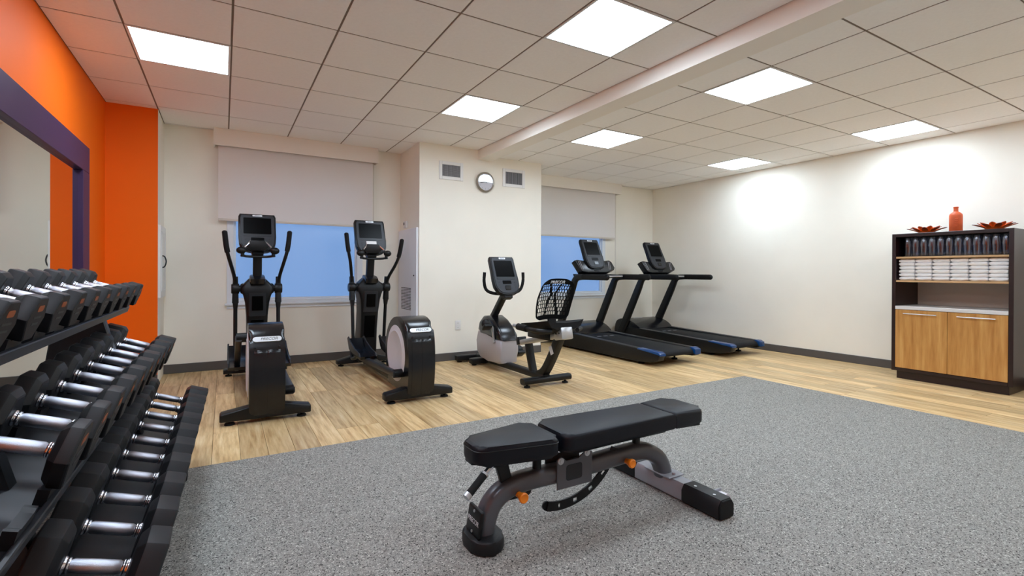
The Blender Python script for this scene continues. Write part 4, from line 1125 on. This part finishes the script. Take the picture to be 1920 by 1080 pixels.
# folded towels: six piles of six
TZ0 = 1.0605
COLN = ['first', 'second', 'third', 'fourth', 'fifth', 'sixth']
LVL = ['bottom', 'second', 'third', 'fourth', 'fifth', 'top']
def towel_mesh(seed, w, d, h):
    rnd = random.Random(seed); b = new()
    nx, n = 10, 14
    prof = []
    for i in range(n + 1):      # folded edge facing the room, two loose edges behind
        a = -math.pi / 2 - math.pi * i / n
        prof.append((-d / 2 + h * 0.62 + h * 0.62 * math.cos(a), h / 2 + h / 2 * math.sin(a) * 0.98))
    prof += [(d / 2 - 0.004, h * 0.98), (d / 2, h * 0.8), (d / 2 - 0.003, h * 0.5), (d / 2, h * 0.2), (d / 2 - 0.004, h * 0.01)]
    ph = [rnd.uniform(0, 6) for _ in range(4)]
    rings = []
    for j in range(nx + 1):
        v = j / nx; y = (v - 0.5) * w
        edge = min(1.0, min(v, 1 - v) / 0.12); sq = 0.66 + 0.34 * math.sqrt(max(0, 1 - (1 - edge) ** 2))
        ring = []
        for x, z in prof:
            wob = 0.0016 * math.sin(v * 9 + ph[0] + z * 90) + 0.001 * math.sin(v * 21 + ph[1])
            zz = h / 2 + (z - h / 2) * sq
            ring.append(b.verts.new((x + wob * 2, y, max(0.0, min(h, zz + (wob if 0.1 < z / h < 0.9 else 0))))))
        rings.append(ring)
    m = len(prof)
    for a, c in zip(rings[:-1], rings[1:]):
        for i in range(m): b.faces.new((a[i], a[(i + 1) % m], c[(i + 1) % m], c[i]))
    b.faces.new(rings[0]); b.faces.new(list(reversed(rings[-1])))
    bmesh.ops.recalc_face_normals(b, faces=b.faces[:])
    me = bpy.data.meshes.new('folded_towel'); b.to_mesh(me); b.free(); me.materials.append(MATS['towel'])
    me.polygons.foreach_set('use_smooth', [True] * len(me.polygons)); me.set_sharp_from_angle(angle=math.radians(60))
    return me
pw = (2 * hy - 2 * pt - 0.02) / 6
tm = [towel_mesh(i, pw - 0.008, 0.34, 0.0372) for i in range(4)]
for c in range(6):
    for r in range(6):
        o = bpy.data.objects.new('folded_towel', tm[random.randrange(4)]); COL.objects.link(o)
        y = CY1 - pt - 0.01 - pw * (c + 0.5)
        o.location = (CX0 + 0.215 + random.uniform(-0.004, 0.004), y + random.uniform(-0.002, 0.002), TZ0 + r * 0.0379)
        tag(o, 'white folded towel, %s of its pile, in the %s pile counted from the treadmill end' % (LVL[r], COLN[c]), 'towel', 'folded towels on the cabinet shelf')

# glass tumblers on the top shelf
b = new()
lathe(b, [(0, 0), (0.026, 0), (0.030, 0.004), (0.033, 0.05), (0.036, 0.104), (0.0345, 0.104), (0.0315, 0.05), (0.0285, 0.008), (0, 0.007)], 18)
bmesh.ops.recalc_face_normals(b, faces=b.faces[:])
gm = bpy.data.meshes.new('glass_tumbler'); b.to_mesh(gm); b.free(); gm.materials.append(MATS['tumbler_glass'])
gm.polygons.foreach_set('use_smooth', [True] * len(gm.polygons)); gm.set_sharp_from_angle(angle=math.radians(50))
for ro_, xx in (('front', 0.10), ('second', 0.185)):
    for lay, z in (('standing on the shelf', 1.3125), ('stacked upside down on another tumbler', 1.4170)):
        for k in range(12):
            o = bpy.data.objects.new('glass_tumbler', gm); COL.objects.link(o)
            o.location = (CX0 + xx, CY0 + pt + 0.040 + k * 0.0695, z + (0.104 if z > 1.4 else 0))
            if z > 1.4: o.rotation_euler = (math.pi, 0, 0)
            tag(o, 'clear glass tumbler %s, %s row of the top cabinet shelf' % (lay, ro_), 'glass', 'glass tumblers %s, %s row' % (lay, ro_))

# ornaments on the cabinet
t = thing('bottle_vase', 'terracotta bottle vase standing between two petal bowls', 'vase', (6.50, 2.005, CZ1))
b = new(); lathe(b, [(0, 0), (0.050, 0), (0.053, 0.006), (0.053, 0.165), (0.050, 0.182), (0.036, 0.198), (0.022, 0.208), (0.019, 0.215), (0.0185, 0.245), (0.021, 0.248), (0.021, 0.258), (0.016, 0.260), (0.013, 0.25), (0, 0.25)], 28)
finish('body', b, 'terracotta', t)
b = new()
for q in range(4):
    tube(b, [(-0.0525, -0.012, 0.07 + 0.022 * q), (-0.0545, 0.0, 0.066 + 0.022 * q), (-0.0525, 0.012, 0.07 + 0.022 * q)], 0.003, 6, 3, (0, 0, 1))
finish('relief', b, 'terracotta', t, 40, RZ(math.radians(20)))
def petal_mat():
    m = mat('petal', (232, 104, 34), 0.45); nt = m.node_tree
    tc = nt.nodes.new('ShaderNodeTexCoord'); sp = nt.nodes.new('ShaderNodeSeparateXYZ'); L = nt.links.new
    cb = nt.nodes.new('ShaderNodeCombineXYZ'); vl = nt.nodes.new('ShaderNodeVectorMath'); vl.operation = 'LENGTH'
    rp = nt.nodes.new('ShaderNodeValToRGB'); mr = nt.nodes.new('ShaderNodeMapRange'); mr.inputs['From Max'].default_value = 0.17
    rp.color_ramp.elements[0].position = 0.5; rp.color_ramp.elements[0].color = lin((236, 108, 30))
    rp.color_ramp.elements[1].position = 0.95; rp.color_ramp.elements[1].color = lin((112, 26, 24))
    L(tc.outputs['Object'], sp.inputs[0]); L(sp.outputs[0], cb.inputs[0]); L(sp.outputs[1], cb.inputs[1]); L(cb.outputs[0], vl.inputs[0])
    L(vl.outputs['Value'], mr.inputs['Value']); L(mr.outputs[0], rp.inputs[0]); L(rp.outputs[0], nt.nodes['Principled BSDF'].inputs['Base Color'])
petal_mat()
def petal_bowl(x, y, label, r0):
    t = thing('petal_bowl', label, 'bowl', (x, y, CZ1), r0)
    b = new(); lathe(b, [(0, 0), (0.048, 0), (0.066, 0.010), (0.080, 0.030), (0.074, 0.031), (0.058, 0.014), (0, 0.008)], 24); finish('bowl', b, 'flower_orange', t)
    def petal(a, ln, rise, wid):
        b = new(); NN = 8; top = []; bot = []
        for i in range(NN + 1):
            q = i / NN; rr = 0.055 + (ln - 0.055) * q
            w = wid * (0.55 + 0.45 * math.sin(math.pi * min(1, q * 1.4) / 2 * 1.0)) * (1 - q ** 3.0) + 0.0008
            z = 0.010 + rise * (q ** 0.75)
            cup = 0.010 * w / wid
            for lst, dz in ((top, 0), (bot, -0.004)):
                lst.append([b.verts.new((rr, -w, z + cup + dz)), b.verts.new((rr, 0, z + dz)), b.verts.new((rr, w, z + cup + dz))])
        for S in (top, bot):
            for p, q in zip(S[:-1], S[1:]):
                for j in (0, 1): b.faces.new((p[j], p[j + 1], q[j + 1], q[j]))
        for i in range(NN):
            for j in (0, 2): b.faces.new((top[i][j], top[i + 1][j], bot[i + 1][j], bot[i][j]))
        for i in (0, NN):
            for j in (0, 1): b.faces.new((top[i][j], top[i][j + 1], bot[i][j + 1], bot[i][j]))
        finish('petal', b, 'petal', t, 50, RZ(a))
    for k in range(8):
        petal(k * math.pi / 4, 0.165, 0.050, 0.030)
        petal((k + 0.5) * math.pi / 4, 0.125, 0.066, 0.030)
petal_bowl(6.50, 2.245, 'orange petal shaped bowl on the treadmill side of the bottle vase', 0.2)
petal_bowl(6.50, 1.715, 'orange petal shaped bowl on the cabinet end away from the treadmills', 0.5)
